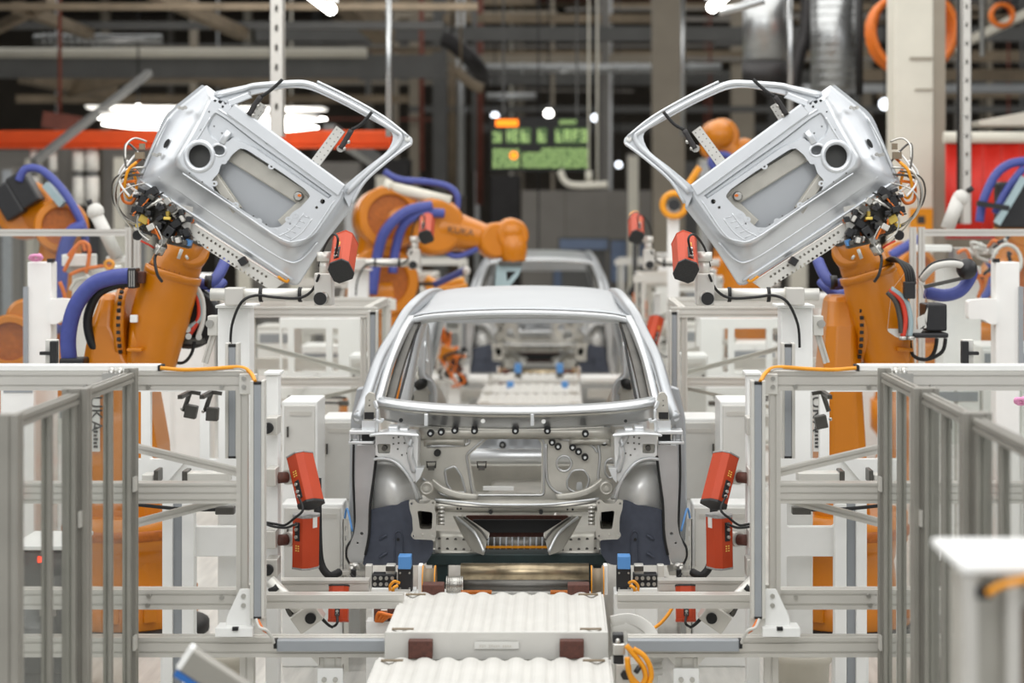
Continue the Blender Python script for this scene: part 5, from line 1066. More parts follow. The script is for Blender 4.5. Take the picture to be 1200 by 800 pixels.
    # floor level cabinets between the frame and the line
    for i, (x0, x1, y0, dd, h) in enumerate(((330, 372, 470, 10.6, 0), (376, 422, 490, 11.0, 0), (330, 402, 590, 10.35, 0))):
        k = T('white_cabinet', [f'narrow white cabinet behind the red scanners {side} of the car', f'wider white cabinet beside the front wheel arch {side} of the car', f'low white cabinet at floor level {side} of the car'][i], 'cabinet', (W((x0+x1)/2, 0, dd).x, dd, 0), 'white floor cabinets')
        zt = VY+CAMZ*FPX/dd
        MB().pbox(x0, y0, x1, zt, dd, .35 if i < 2 else .2).build('housing', M['white'], k, bev=.008)
        MB().pbox(x0+3, y0+5, x1-3, min(zt-10, y0+95), dd-.012, .012).build('door', M['cream'], k, bev=.004)
        MB().pbox(x0+6, y0+30, x0+8, y0+42, dd-.03, .02).build('handle', M['dark_steel'], k)
        MB().pbox(x0+10, y0+12, x1-8, y0+17, dd-.016, .006).build('vent', M['alu'], k)
    k = T('slotted_stand', f'slim slotted metal stand beside the front wheel liner {side} of the car', 'stand', (W(405, 0, 10.25).x, 10.25, 0))
    s = PX(7, 10.25); top = W(405, 608, 10.25)
    MB().prism(rect(-s/2, -top.z, s/2, 0), top, (1, 0, 0), (0, 0, 1), (0, .005, 0), [oval(0, -.05-.05*i, s*.15, .014, 8) for i in range(7)]).mm((top.x-s/2, 10.25, 0), (top.x-s/2+.005, 10.3, top.z)).build('channel', M['alu_light'], k)
    MB().pbox(394, 669, 428, 674, 10.2, .2).build('base_plate', M['alu'], k, bev=.003)
    MB().tube([W(404, 607, 10.24), W(407, 596, 10.2), W(413, 622, 10.1)], .006, 6).build('blue_air_line', M['sky_blue'], k)
    k = T('black_floor_hose', f'black hose bending over the floor {side} of the car behind the scanners', 'hose', W(375, 675, 9.9)); MB().tube([W(372, 560, 9.9), W(373, 630, 9.85), W(376, 660, 9.85), W(386, 674, 9.85), W(398, 670, 9.9)], .02, 8).build('sheath', M['rubber'], k)
    # bins
    k = T('waste_bin', f'beige bin with a black lid standing behind the bottom rail {side} of the platforms', 'bin', (W(262, 0, 9.05).x, 9.05, 0), 'beige lidded bins')
    c = W(258, 0, 9.05); zt = W(0, 778, 8.8).z
    MB().lathe((c.x, 9.05, 0), (0, 0, 1), [(0, 0), (.105, 0), (.12, zt-.05), (.13, zt-.04), (.13, zt-.01), (.12, zt), (0, zt)], 28).build('tub', M['bin'], k)
    MB().lathe((c.x, 9.05, zt), (0, 0, 1), [(0, -.005), (.115, 0), (.12, .025), (.10, .05), (.03, .055), (0, .055)], 28).build('lid', M['black'], k)
for s, a, b in ((1, 'left', 'right'), (-1, 'right', 'left')):
    MIR[0] = s; make_side(a, b); MIR[0] = 1
# ------------------------------------------------------------------ lift table, ridged platforms, rollers
def platform(x0, x1, zt, y0, y1, label, front=True, plaque=None):
    t = T('ridged_platform', label, 'platform', ((x0+x1)/2, y0, 0), 'white ridged platforms')
    n = 10; pr = []
    for i in range(n):
        a = x0+(x1-x0)*i/n; w = (x1-x0)/n
        pr += [(a+w*q/8, -.014*(.5-.5*math.cos(2*math.pi*q/8))**1.6) for q in range(8)]
    pr += [(x1, 0), (x1, -.03), (x0, -.03)]
    MB().prism(pr, (0, y0, zt), (1, 0, 0), (0, 0, 1), (0, y1-y0, 0)).build('ridged_top', M['cream'], t)
    MB().mm((x0-.01, y0-.012, zt-.115), (x1+.01, y0+.0, zt+.002)).mm((x0-.012, y0, zt-.11), (x0, y1, zt-.008)).mm((x1, y0, zt-.11), (x1+.012, y1, zt-.008)).build('edge_frame', M['cream'], t, bev=.004)
    MB().mm((x0+.1, y0+.05, 0), (x1-.1, y1-.05, zt-.1)).build('pedestal', M['white'], t)
    for x in (x0+.14, x1-.14):
        MB().mm((x-.05, y0-.06, zt-.1), (x+.05, y0-.012, zt-.025)).build('rubber_buffer', M['brown'], t, bev=.004)
    for x in (x0+.06, x1-.06):
        for y in (y0+.05, y1-.06): MB().mm((x-.045, y-.012, zt-.001), (x+.045, y+.012, zt+.004)).build('hinge_tab', M['beam_tan'], t); 
    return t
pw = .555
p1 = platform(-pw+.06, pw-.145, W(0, 740, 8.15).z, 8.15, 9.0, 'white ridged platform nearest the rollers under the car')
pa = platform(-pw+.03, pw-.135, W(0, 770, 8.08).z, 7.1, 8.08, 'lower white ridged platform at the bottom edge of the photo')
mb = MB().pbox(556, 752, 608, 760, 8.125, .004); pq = mb.build('plaque', M['paper'], p1)
mb = MB(); rn = random.Random(3)
for i in range(14):
    if i in (3, 9): continue
    x = 562+i*2.7; mb.pbox(x, 755+rn.random(), x+1.9, 757.6+rn.random(), 8.122, .002)
mb.build('faint_lettering', M['alu'], pq)
for x in (-.361, .307): 
    MB().mm((x-.05, 9.0, .60), (x+.05, 9.08, .69)).build('rubber_block', M['brown'], p1, bev=.005)
p2 = dup(p1, (0, 12.2, 0), 'white ridged platform before the farther car body, seen through the windscreen opening')
p3 = dup(pa, (0, 11.9, .085), 'middle white ridged platform seen through the windscreen opening of the first car')
p4 = dup(pa, (0, 10.83, .085), 'nearer white ridged platform seen just above the cowl of the first car')
# roller unit
d = 9.3
t = T('roller_unit', 'bronze and grey rollers between flanged wheels under the front of the car', 'roller unit', (0, 9.6, 0))
def Cx(x, y, dd): return W(x, y, dd)
MB().cyl(Cx(540, 671, 9.75), Cx(690, 671, 9.75), .048, 24).build('bronze_roller', mat('bronze_roller', (150, 136, 112), .85, .28, .35, 14, stretch=(1, .1, 1)), t)
MB().cyl(Cx(535, 686, 9.45), Cx(695, 686, 9.45), .028, 20).build('grey_roller', M['dark_steel'], t)
mb = MB()
for i in range(10): a = Cx(523+i*2, 685, 9.42); mb.cyl(a, a+V((.005, 0, 0)), .042, 18)
mb.cyl(Cx(523, 685, 9.42), Cx(543, 685, 9.42), .038, 18); mb.build('knurled_sleeve', M['steel'], t)
for x in (503, 700):
    c = Cx(x, 681, 9.4); w = MB().lathe(c-V((.03, 0, 0)), (1, 0, 0), [(0, 0), (.075, 0), (.075, .008), (.062, .012), (.062, .048), (.075, .052), (.075, .06), (0, .06)], 28).build('flanged_wheel', M['beam_tan'], t)
    for q in (-.031, .027): MB().lathe(c+V((q, 0, 0)), (1, 0, 0), [(.068, 0), (.0765, 0), (.0765, .005), (.068, .005)], 28).build('gold_rim', M['amber'], w)
    MB().pbox(x-13 if x < 600 else x+7, 662, x-8 if x < 600 else x+12, 697, 9.38, .06).build('bearing_plate', M['white'], t, bev=.004)
MB().pbox(540, 693.5, 576, 696, 9.3, .05).pbox(645, 693.5, 690, 696, 9.3, .05).each('orange_skirt', M['orange_dark'], t)
MB().mm((-.5, 9.2, 0), (.42, 9.9, .5)).build('roller_pedestal', M['white'], t, bev=.01)
t = T('support_beam', 'dark green steel beam carrying the underside of the first car body', 'beam', (0, 10.2, 0))
MB().mm((-.47, 10.15, .572), (.47, 10.3, .63)).build('beam', M['green'], t, bev=.006)
for x in (-.4, .4): MB().mm((x-.04, 10.18, 0), (x+.04, 10.27, .575)).build('beam_leg', M['green'], t)
t = T('ribbed_roller', 'grey ribbed roller with a yellow line seen through the tunnel mouth', 'roller', W(605, 652, 10.9))
a, b = W(569, 641, 10.9), W(646, 641, 10.9)
MB().cyl(a, b, .06, 24).build('roller_core', M['dark_steel'], t)
for i in range(11): c = a.lerp(b, (i+.5)/11); MB().cyl(c-V((.004, 0, 0)), c+V((.004, 0, 0)), .064, 24).build('rib', M['grey'], t)
MB().bar(a+V((0, -.064, .012)), b+V((0, -.064, .012)), .006, .012).build('yellow_line', M['amber'], t)
MB().mm((a.x+.1, 10.85, 0), (b.x-.1, 10.95, .45)).build('roller_stand', M['white'], t)
# locating pins and valve blocks each side
for s, side in ((1, 'left'), (-1, 'right')):
    MIR[0] = s
    t = T('locating_pin', f'black locating pin block with a bright blue cap under the front {side} of the car', 'locating pin', W(474, 697, 9.55), 'blue-capped locating pins')
    MB().pbox(466, 665, 483, 693, 9.55, .07).build('block', M['black'], t, bev=.004); MB().pbox(466.5, 651.5, 481.5, 667, 9.54, .08).build('blue_cap', M['sky_blue'], t, bev=.004)
    mb = MB()
    for x, y in ((469, 671), (480, 671), (469, 689), (480, 689)): c = W(x, y, 9.55); mb.cyl(c, c+V((0, -.006, 0)), .005, 8)
    mb.build('screws', M['steel'], t); a = W(474, 693, 9.55); MB().mm((a.x-.05, 9.5, 0), (a.x+.05, 9.68, a.z)).build('stand', M['white'], t, bev=.005)
    t = T('valve_block', f'black valve block with two rows of round ports under the front {side} of the car', 'valve block', W(450, 697, 9.6), 'black valve blocks')
    MB().pbox(436, 673, 464, 688, 9.6, .08).build('block', M['black'], t, bev=.004); MB().pbox(452, 662, 463, 674, 9.62, .06).pbox(428, 662, 436, 697, 9.62, .05).build('bracket', M['alu_light'], t, bev=.004); MB().pbox(452, 664, 463, 669, 9.6, .03).build('bracket_bush', M['dark_steel'], t)
    for i in range(4):
        for j in range(2):
            if i == 3 and j: continue
            c = W(439.5+i*6.8, 677+j*7, 9.6); MB().cyl(c, c+V((0, -.012, 0)), .009, 12).build('port', M['steel'], t)
    a = W(450, 688, 9.6); MB().mm((a.x-.06, 9.58, 0), (a.x+.06, 9.68, a.z)).build('stand', M['white'], t, bev=.005)
    t = T('amber_cable_loop', f'amber cable looping beside the locating pin at the front {side} of the car', 'cable', W(462, 697, 9.5)); MB().tube([W(458, 695, 9.5), W(457, 687, 9.48), W(462, 681, 9.48), W(468, 683, 9.5)], .0075, 8).tube([W(461, 695, 9.46), W(461, 689, 9.44), W(466, 686, 9.45)], .008, 8).build('sheath', M['amber'], t); MB().pbox(456, 693, 480, 697, 9.46, .06).build('cable_tray', M['alu_light'], t)
    t = T('edge_switch', f'small black switch below the lower corner of the hinge pillar, {side} of the car', 'switch', W(416, 690, 9.9)); MB().pbox(411, 667, 417, 676, 9.95, .03).build('switch_body', M['black'], t, bev=.003); MB().tube([W(411, 672, 9.94), W(418, 678, 9.9), W(430, 677, 9.85), W(436, 676, 9.7)], .006, 6).build('lead', M['rubber'], t)
    MIR[0] = 1
# ------------------------------------------------------------------ glazed fences along the aisle
def make_fence(side, ds, look):
    t = T('glazed_fence', f'tall aluminium fence with clear panes {side} of the platforms, {look}', 'fence', (-1.6, ds[0], 0), 'glazed safety fences')
    zt = 1.735
    for i, d in enumerate(ds):
        w = .05 if i == 0 else .095
        MB().slot((-1.6-.0, d, 0), (-1.6-.0, d, zt), w, .05 if i == 0 else .08, 1 if i == 0 else 2, 1, up=(0, 1, 0)).build('post', M['alu_shaded'], t)
        if i == 0:
            mb = MB()
            for q in (-.05, -.085): mb.cyl((-1.6+q, d, zt-.05), (-1.6+q, d, zt+.005), .013, 12)
            mb.mm((-1.72, d-.02, zt-.06), (-1.62, d+.02, zt-.02)); mb.build('hinge', M['steel'], t)
        if i+1 < len(ds):
            e = ds[i+1]; a, b = d-.05, e+.05
            fr = MB().slot((-1.6, a, zt-.035), (-1.6, b, zt-.035), .042, .04).slot((-1.6, a, .18), (-1.6, b, .18), .04, .04)
            fr.each('panel_rail', M['alu_shaded'], t)
            for q in (a-.03, a-(a-b)*.45, b+.03): MB().slot((-1.6, q, .18), (-1.6, q, zt-.05), .034, .034, up=(0, 1, 0)).build('panel_upright', M['alu_shaded'], t)
            MB().mm((-1.603, b, .2), (-1.597, a, zt-.06)).build('clear_pane', M['pane'], t)
            for z in (.55, 1.22): MB().mm((-1.58, a-.02, z), (-1.57, a+.035, z+.06)).build('latch_plate', M['alu'], t)
    return t
MIR[0] = 1; make_fence('left', (8.34, 7.4, 6.45), 'one post at the photo edge'); MIR[0] = -1; make_fence('right', (8.34, 7.42, 6.52, 5.6), 'beside the blurred stand'); MIR[0] = 1
# ------------------------------------------------------------------ out-of-focus things near the camera
t = T('blurred_stand', 'blurred pale stand with an amber cable and brown side nearest the camera, bottom right', 'stand', W(1180, 800, 4.1))
d = 4.1; zt = W(0, 662, d).z; x0 = W(1128, 0, d).x
MB().mm((x0, d, zt-.02), (x0+.6, d+.35, zt)).build('top_plate', M['white'], t, bev=.006)
MB().mm((x0+.005, d+.01, 0), (x0+.035, d+.05, zt-.02)).mm((x0+.095, d+.01, 0), (x0+.125, d+.05, zt-.02)).build('post', M['alu'], t, bev=.003)
MB().mm((x0+.035, d+.06, 0), (x0+.6, d+.3, zt-.06)).build('side_panel', M['inner'], t)
MB().mm((x0+.135, d+.04, 0), (x0+.6, d+.06, zt-.1)).build('brown_panel', mat('brown_panel', (112, 92, 74), 0, .6, .15), t, bev=.004)
MB().mm((x0+.03, d-.005, zt-.07), (x0+.06, d+.02, zt-.045)).build('cable_gland', M['rubber'], t)
MB().tube([V((x0+.05, d-.01, zt-.058)), V((x0+.075, d-.015, zt-.04)), V((x0+.12, d-.02, zt-.028)), V((x0+.2, d, zt-.01)), V((x0+.3, d+.03, zt+.01))], .008, 8).build('amber_cable', M['amber'], t)
MB().tube([V((x0+.14, d+.0, zt-.06)), V((x0+.2, d-.01, zt-.05)), V((x0+.26, d, zt-.08)), V((x0+.3, d+.02, zt-.2))], .014, 8).build('pale_hose', M['inner'], t)
t = T('operator_panel', 'tilted grey operator panel with a blue lower edge, blurred at the bottom left', 'operator panel', W(270, 820, 6.3), None)
R = Matrix.Rotation(.58, 3, 'Y'); c = W(272, 806, 6.3)
MB().box(c, (.36, .05, .085), R).build('housing', M['alu_shaded'], t, bev=.008); MB().box(c+R @ V((-.178, 0, .004)), (.02, .056, .084), R).build('edge_guard', M['white'], t, bev=.005)
MB().box(c+R @ V((.0, -.004, -.052)), (.36, .05, .022), R).build('blue_edge', mat('blue_edge', (30, 96, 168), 0, .4, .05), t, bev=.003); MB().mm((c.x-.02, 6.3, 0), (c.x+.04, 6.36, c.z-.06)).build('stand', M['dark_steel'], t, bev=.004)
# ------------------------------------------------------------------ stations repeated down the line
def find(name, txt):
    for o in COL.objects:
        if o.parent is None and o.name.split('.')[0] == name and txt in o.get('label', ''): return o
for side in ('left', 'right'):
    w = f'{side} of'
    for n, txt, offs in (('portal_frame', w, ((6, 'second portal frame down the line, {s} of the rear roof'), (12, 'third portal frame down the line, {s} of the farther car body'))),
                         ('scanner_tube', w, ((6, 'second silver scanner tube down the line, {s} of the reaching robot wrist'),)),
                         ('white_pillar', w, ((6, 'second white pillar with a scanner tube down the line, {s} side'), (12, 'farthest white scanner-tube pillar down the line, {s} side'))),
                         ('scanner_pillar', w, ((9, 'white scanner pillar beside the farther car body, {s} side'),)),
                         ('white_cabinet', 'narrow white', ((3.4, 'narrow white cabinet behind the portal, {s} side of the line'), (12, 'narrow white cabinet beside the farther car, {s} side'))),
                         ('white_cabinet', 'low white', ((7.4, 'low white cabinet between the two car bodies, {s} side'),)),
                         ('machine_stand', w, ((5.2, 'second white machine stand down the line, {s} side'), (12, 'farthest white machine stand, {s} side'))),
                         ('guard_frame', w, ((7.2, 'second aluminium rail frame down the line, {s} side'), (11.7, 'farthest aluminium rail frame, {s} side')))):
        src = [o for o in COL.objects if o.parent is None and o.name.split('.')[0] == n and txt in o.get('label', '') and (side in o.get('label', '')) and 'down the line' not in o['label'] and 'farther' not in o['label']]
        for off, l in offs: dup(src[0], (0, off, 0), l.format(s=side))
    s = [o for o in COL.objects if o.name.startswith('laser_scanner') and 'octagonal face' in o.get('label', '') and f'{side} of' in o['label']][0]
    c = dup(s, (0, 6, .085), f'smaller red scanner with black face on the second scanner tube, {side} of the rear roof')
    s = [o for o in COL.objects if o.name.startswith('laser_scanner') and o.get('label', '').startswith('upper') and f'{side} of' in o['label']][0]
    c = dup(s, (0, 6.5, .3), f'small red scanner upright beside the roof pillar, {side} of the windscreen')
# ------------------------------------------------------------------ robots and tooling further back
d = 14.6
r = far_robot('robot', 'orange robot with twin black motors and blue hoses behind the slim frame at left', W(62, 0, d), [W(66, 400, d), W(72, 266, d), W(30, 246, d+.1)], [.20, .15, .17], hoses=(
    ([W(22, 212, d-.2), W(30, 198, d-.2), W(50, 200, d-.2), W(76, 226, d-.25), W(96, 262, d-.25), W(100, 284, d-.2)], .03), ([W(100, 266, d-.3), W(84, 272, d-.3), W(74, 300, d-.3), (W(70, 340, d-.3)), W(64, 390, d-.3)], .05)))
for x, y in ((12, 236), (30, 222)): MB().box(W(x, y, d-.1), (.15, .2, .26), Matrix.Rotation(.55, 3, 'Y').to_3x3() @ Matrix.Rotation(-1.1, 3, 'Y')).build('motor', M['black'], r, bev=.015)
MB().bar(W(54, 216, d-.2), W(74, 240, d-.25), .05, .05).build('spring_link', M['gripper'], r)
t = T('weld_tool', 'white linkage tool with looping orange cables behind the slim guard frame at left', 'weld tool', W(105, 330, 13.3))
d = 13.3
MB().cyl(W(112, 250, d), W(138, 302, d), .045, 12).build('link_arm', M['cream'], t); MB().ball(W(112, 248, d), .06, 12).build('link_head', M['cream'], t); MB().cyl(W(106, 240, d), W(104, 234, d), .02, 8).build('link_pin', M['pipe_dark'], t)
MB().pbox(72, 298, 106, 312, d, .2).pbox(124, 300, 150, 308, d, .1).build('tool_plate', M['white'], t, bev=.008); MB().pbox(78, 312, 100, 320, d+.02, .15).build('tool_base', M['steel'], t, bev=.005)
for pts in ([(75, 318), (84, 300), (94, 284), (104, 288), (104, 304), (101, 320)], [(82, 322), (96, 316), (118, 312), (134, 312)], [(80, 300), (88, 290), (96, 284), (100, 294)], [(70, 330), (76, 350), (70, 380)]): MB().tube([W(x, y, d-.1) for x, y in pts], .014, 6).build('cable', M['orange_cable'], t)
for pts in ([(82, 340), (90, 328), (104, 326), (120, 330)], [(100, 322), (112, 330), (130, 334)]): MB().tube([W(x, y, d-.1) for x, y in pts], .012, 6).build('cable', M['cream'], t)
MB().tube([W(128+5*math.cos(a), 310+5*math.sin(a), d-.12) for a in [i*.7 for i in range(9)]], .012, 6, closed=True, raw=True).build('cable_clip', M['amber'], t)
MB().pbox(84, 312, 132, 450, d+.2, .3).build('tool_column', M['white'], t, bev=.01)
r = far_robot('robot', 'orange robot arm leaning in from the photo edge behind the white fixture post at left', W(-40, 0, 13.4), [W(-30, 430, 13.4), W(12, 400, 13.4), W(30, 372, 13.4)], [.16, .14, .10])
d = 17
r = far_robot('robot', 'orange robot reaching its long arm over the farther car body', W(446, 0, d), [W(444, 330, d), W(452, 256, d), W(508, 266, d-.1), W(580, 282, d-.1), W(598, 276, d-.1)], [.23, .21, .19, .12, .11], hoses=(
    ([W(436, 345, d-.4), W(442, 300, d-.4), W(452, 270, d-.45), W(476, 248, d-.45), W(506, 241, d-.4)], .045), ([W(460, 320, d-.35), W(464, 290, d-.35), W(474, 262, d-.4), W(496, 250, d-.4), W(520, 250, d-.35)], .04), ([W(450, 201, d-.1), W(468, 210, d-.1), W(500, 213, d-.1), W(524, 218, d-.1), W(536, 230, d-.1), W(534, 252, d-.1)], .03), ([W(520, 283, d-.2), W(524, 296, d-.2), W(538, 300, d-.2), W(560, 291, d-.2)], .025)))
MB().cyl(W(456, 219, d-.2), W(528, 236, d-.2), .05, 14).cyl(W(450, 217, d-.2), W(458, 220, d-.2), .06, 12).build('balance_cylinder', M['column_w'], r)
MB().tube([W(598, 276, d-.1), W(601, 290, d-.15), W(602, 306, d-.15)], [.12, .125, .10], 18).build('wrist_drop', M['orange'], r)
MB().ball(W(598, 272, d-.12), .125, 18).build('wrist_cap', M['orange'], r)
o = text('KUKA', .085, W(540, 271, d-.31), (math.pi/2, math.radians(9), 0), M['ink'], 'arm_lettering', r)
t = T('frame_gripper', 'pale blue triangular gripper hanging from the reaching robot wrist', 'robot gripper', W(592, 335, d))
MB().pprism(rpoly([(582, 310), (612, 312), (608, 322), (597, 336), (580, 336)], 1, 2), d-.2, .08, [rpoly([(593, 318), (605, 318), (594, 330)], 1, 2)]).build('gripper_plate', M['gripper'], t, bev=.006); MB().pbox(584, 306, 612, 311, d-.25, .2).build('flange', M['dark_steel'], t, bev=.005)
t = T('orange_tool', 'low orange tool lying beside the roof of the first car body, under the reaching arm', 'tool', W(520, 345, 17.7)); MB().tube([W(498, 328, 17.7), W(515, 336, 17.7), W(545, 331, 17.7)], .055, 10).tube([W(500, 340, 17.6), W(530, 340, 17.6), W(548, 336, 17.6)], .04, 10).build('tool_body', M['amber'], t); MB().tube([W(508, 334, 17.5), W(530, 324, 17.5), W(545, 316, 17.5)], .03, 8).build('blue_rod', M['blue'], t); MB().ball(W(546, 317, 17.5), .04, 10).build('rod_end', M['white'], t); MB().mm((W(489, 0, 17.7).x, 17.6, 0), (W(493, 0, 17.7).x, 17.66, W(0, 330, 17.7).z)).mm((W(489, 0, 17.7).x, 17.6, W(0, 334, 17.7).z), (W(512, 0, 17.7).x, 17.66, W(0, 330, 17.7).z)).build('tool_stand', M['dark_steel'], t)
d = 19
r = far_robot('robot', 'orange robot with a round head seen through the door window at right', W(870, 0, d), [W(866, 300, d), W(872, 205, d), (W(843, 160, d))], [.17, .13, .13], hoses=(([W(846+13*math.cos(a), 190+9*math.sin(a), d-.2) for a in [i*.75 for i in range(9)]], .035),))
MB().ball(W(843, 158, d-.1), .14, 20).build('round_head', M['orange'], r); MB().ball(W(832, 174, d), .1, 14).build('side_lobe', M['orange'], r); MB().tube([W(858, 178, d), W(872, 170, d), W(880, 172, d)], [.09, .07, .05], 12).build('neck', M['orange'], r)
t = T('ring_tool', 'orange ring tool with a black hub beside the tilted door frame at right', 'tool', W(790, 262, 17)); c = W(790, 240, 17)
MB().tube([c+V((.1*math.cos(a), 0, .1*math.sin(a))) for a in [math.pi*2*i/20 for i in range(20)]], .028, 8, closed=True, raw=True).build('ring', M['amber'], t); MB().cyl(c+V((0, -.02, 0)), c+V((0, .1, 0)), .05, 14).build('hub', M['black'], t); MB().tube([W(800, 228, 17), W(812, 208, 17), W(820, 196, 17)], .03, 8).build('arm', M['amber'], t); MB().mm((c.x-.05, 17.1, 0), (c.x+.05, 17.2, c.z)).build('stand', M['white'], t)
d = 15.4
r = far_robot('robot', 'orange robot with a ball joint behind the slim frame at far right', W(1180, 0, d), [W(1182, 420, d), W(1178, 330, d), W(1192, 268, d)], [.17, .15, .12], hoses=(
    ([W(1148, 260, d-.2), W(1152, 236, d-.2), W(1166, 206, d-.2), W(1184, 192, d-.2), W(1210, 188, d-.2)], .035), ([W(1166, 250, d-.2), W(1180, 222, d-.2), W(1200, 196, d-.2)], .03), ([W(1136, 360, d-.3), W(1156, 345, d-.3), (W(1164, 320, d-.3)), W(1158, 305, d-.3)], .03)))
MB().ball(W(1130, 396, d-.3), .13, 18).build('ball_joint', M['orange'], r); MB().tube([W(1130, 396, d-.3), W(1150, 392, d-.2), W(1178, 400, d)], [.08, .1, .12], 14).build('low_arm', M['orange'], r)
MB().box(W(1190, 240, d-.1), (.3, .2, .36)).build('motor', M['black'], r, bev=.02); MB().bar(W(1145, 238, d-.3), W(1182, 244, d-.3), .06, .04).build('hose_arm', M['black'], r)
MB().bar(W(1168, 262, d-.3), W(1200, 208, d-.3), .05, .05).build('spring_link', M['gripper'], r)
t = T('weld_tool', 'white linkage tool with tangled orange and white cables behind the slim guard frame at right', 'weld tool', W(1130, 330, 13.8)); d = 13.8
MB().cyl(W(1110, 268, d), W(1124, 232, d), .05, 12).build('link_arm', M['cream'], t); MB().ball(W(1126, 232, d), .06, 12).build('link_head', M['cream'], t); MB().cyl(W(1134, 224, d), W(1140, 220, d), .02, 8).build('link_pin', M['pipe_dark'], t)
MB().pbox(1074, 287, 1116, 295, d, .15).pbox(1142, 292, 1170, 298, d, .15).build('tool_plate', M['white'], t, bev=.008); MB().pbox(1118, 290, 1140, 312, d, .2).build('tool_base', M['steel'], t, bev=.006)
rn = random.Random(5)
for i in range(14):
    x, y = rn.uniform(1120, 1185), rn.uniform(278, 315); pts = [(x, y)]
    for j in range(4): pts.append((pts[-1][0]+rn.uniform(-14, 14), pts[-1][1]+rn.uniform(-6, 14)))
    MB().tube([W(a, b, d-.15+.03*j) for j, (a, b) in enumerate(pts)], .013, 6).build('cable', M[('orange_cable', 'cream', 'black', 'orange_cable')[i % 4]], t)
c = W(1180, 305, d-.2); MB().tube([c+V((.1*math.cos(a), .02*math.sin(a*2), .11*math.sin(a))) for a in [math.pi*2*i/16 for i in range(16)]], .014, 6, closed=True, raw=True).build('cable', M['cream'], t)
MB().pbox(1105, 312, 1150, 460, d+.2, .3).build('tool_column', M['white'], t, bev=.01)
r = far_robot('robot', 'orange robot shoulder half hidden behind the holding robot at right', W(1068, 0, 17.3), [W(1068, 400, 17.3), W(1066, 316, 17.3), W(1050, 300, 17.4)], [.16, .14, .1], hoses=(([W(1044, 300, 15), W(1060, 290, 15), W(1078, 280, 15)], .04),))
# clamp units seen through the windscreen beside the farther car body
for i, (x, y, d, l) in enumerate(((516, 404, 19.85, 'orange and black clamp unit seen through the windscreen opening at left'), (748, 362, 20.6, 'orange and black clamp unit behind the roof pillar at right'), (532, 432, 19.4, 'lower clamp unit seen through the windscreen opening beside the white rail'))):
    t = T('clamp_unit', l, 'clamp unit', W(x, y+30, d)); rn = random.Random(i+2)
    MB().mm((W(x-7, 0, d).x, d, 0), (W(x+7, 0, d).x, d+.15, W(0, y+14, d).z)).build('stand', M['white'], t)
    for j in range(9):
        m = ('orange', 'black', 'orange', 'steel', 'black', 'orange_cable', 'white', 'brown', 'dark_steel')[j]
        MB().box(W(x+rn.uniform(-13, 13), y+rn.uniform(-22, 22), d-.05+rn.random()*.1), (rn.uniform(.06, .14), .1, rn.uniform(.06, .16)), Matrix.Rotation(rn.uniform(-.6, .6), 3, 'Y')).build('clamp_block', M[m], t, bev=.008)
    for j in range(4): MB().tube([W(x+rn.uniform(-14, 14), y+rn.uniform(-24, 24), d-.1) for k in range(4)], .014, 6).build('cable', M[('orange_cable', 'black', 'cream', 'orange_cable')[j]], t)
t = T('cross_rail', 'white cross rail passing before the farther car body, seen through the windscreen', 'rail', W(606, 447, 19.6)); MB().tube([W(470, 444, 19.6), W(572, 444, 19.6)], .045, 12).tube([W(680, 444, 19.6), W(745, 444, 19.6)], .045, 12).each('rail_tube', M['white'], t)
for x in (490, 730): MB().mm((W(x, 0, 19.6).x-.04, 19.56, 0), (W(x, 0, 19.6).x+.04, 19.64, W(0, 446, 19.6).z)).build('rail_post', M['white'], t)
for i, (x, y) in enumerate(((607, 433), (656, 433), (598, 454), (662, 454))):
    t = T('small_pin', ['blue-capped pin left of centre at the far end of the farther platform', 'blue-capped pin right of centre at the far end of the farther platform', 'blue-capped pin beside a brown block at left on the farther platform', 'blue-capped pin beside a brown block at right on the farther platform'][i], 'locating pin', W(x, y+6, 20.6-(i//2)), 'blue-capped locating pins'); dd = 20.6-(i//2)
    MB().pbox(x-4, y-7, x+4, y+4, dd, .07).build('blue_cap', M['sky_blue'], t, bev=.006); a = W(x, y+4, dd); MB().mm((a.x-.035, dd, 0), (a.x+.035, dd+.06, a.z)).build('stem', M['dark_steel'], t)
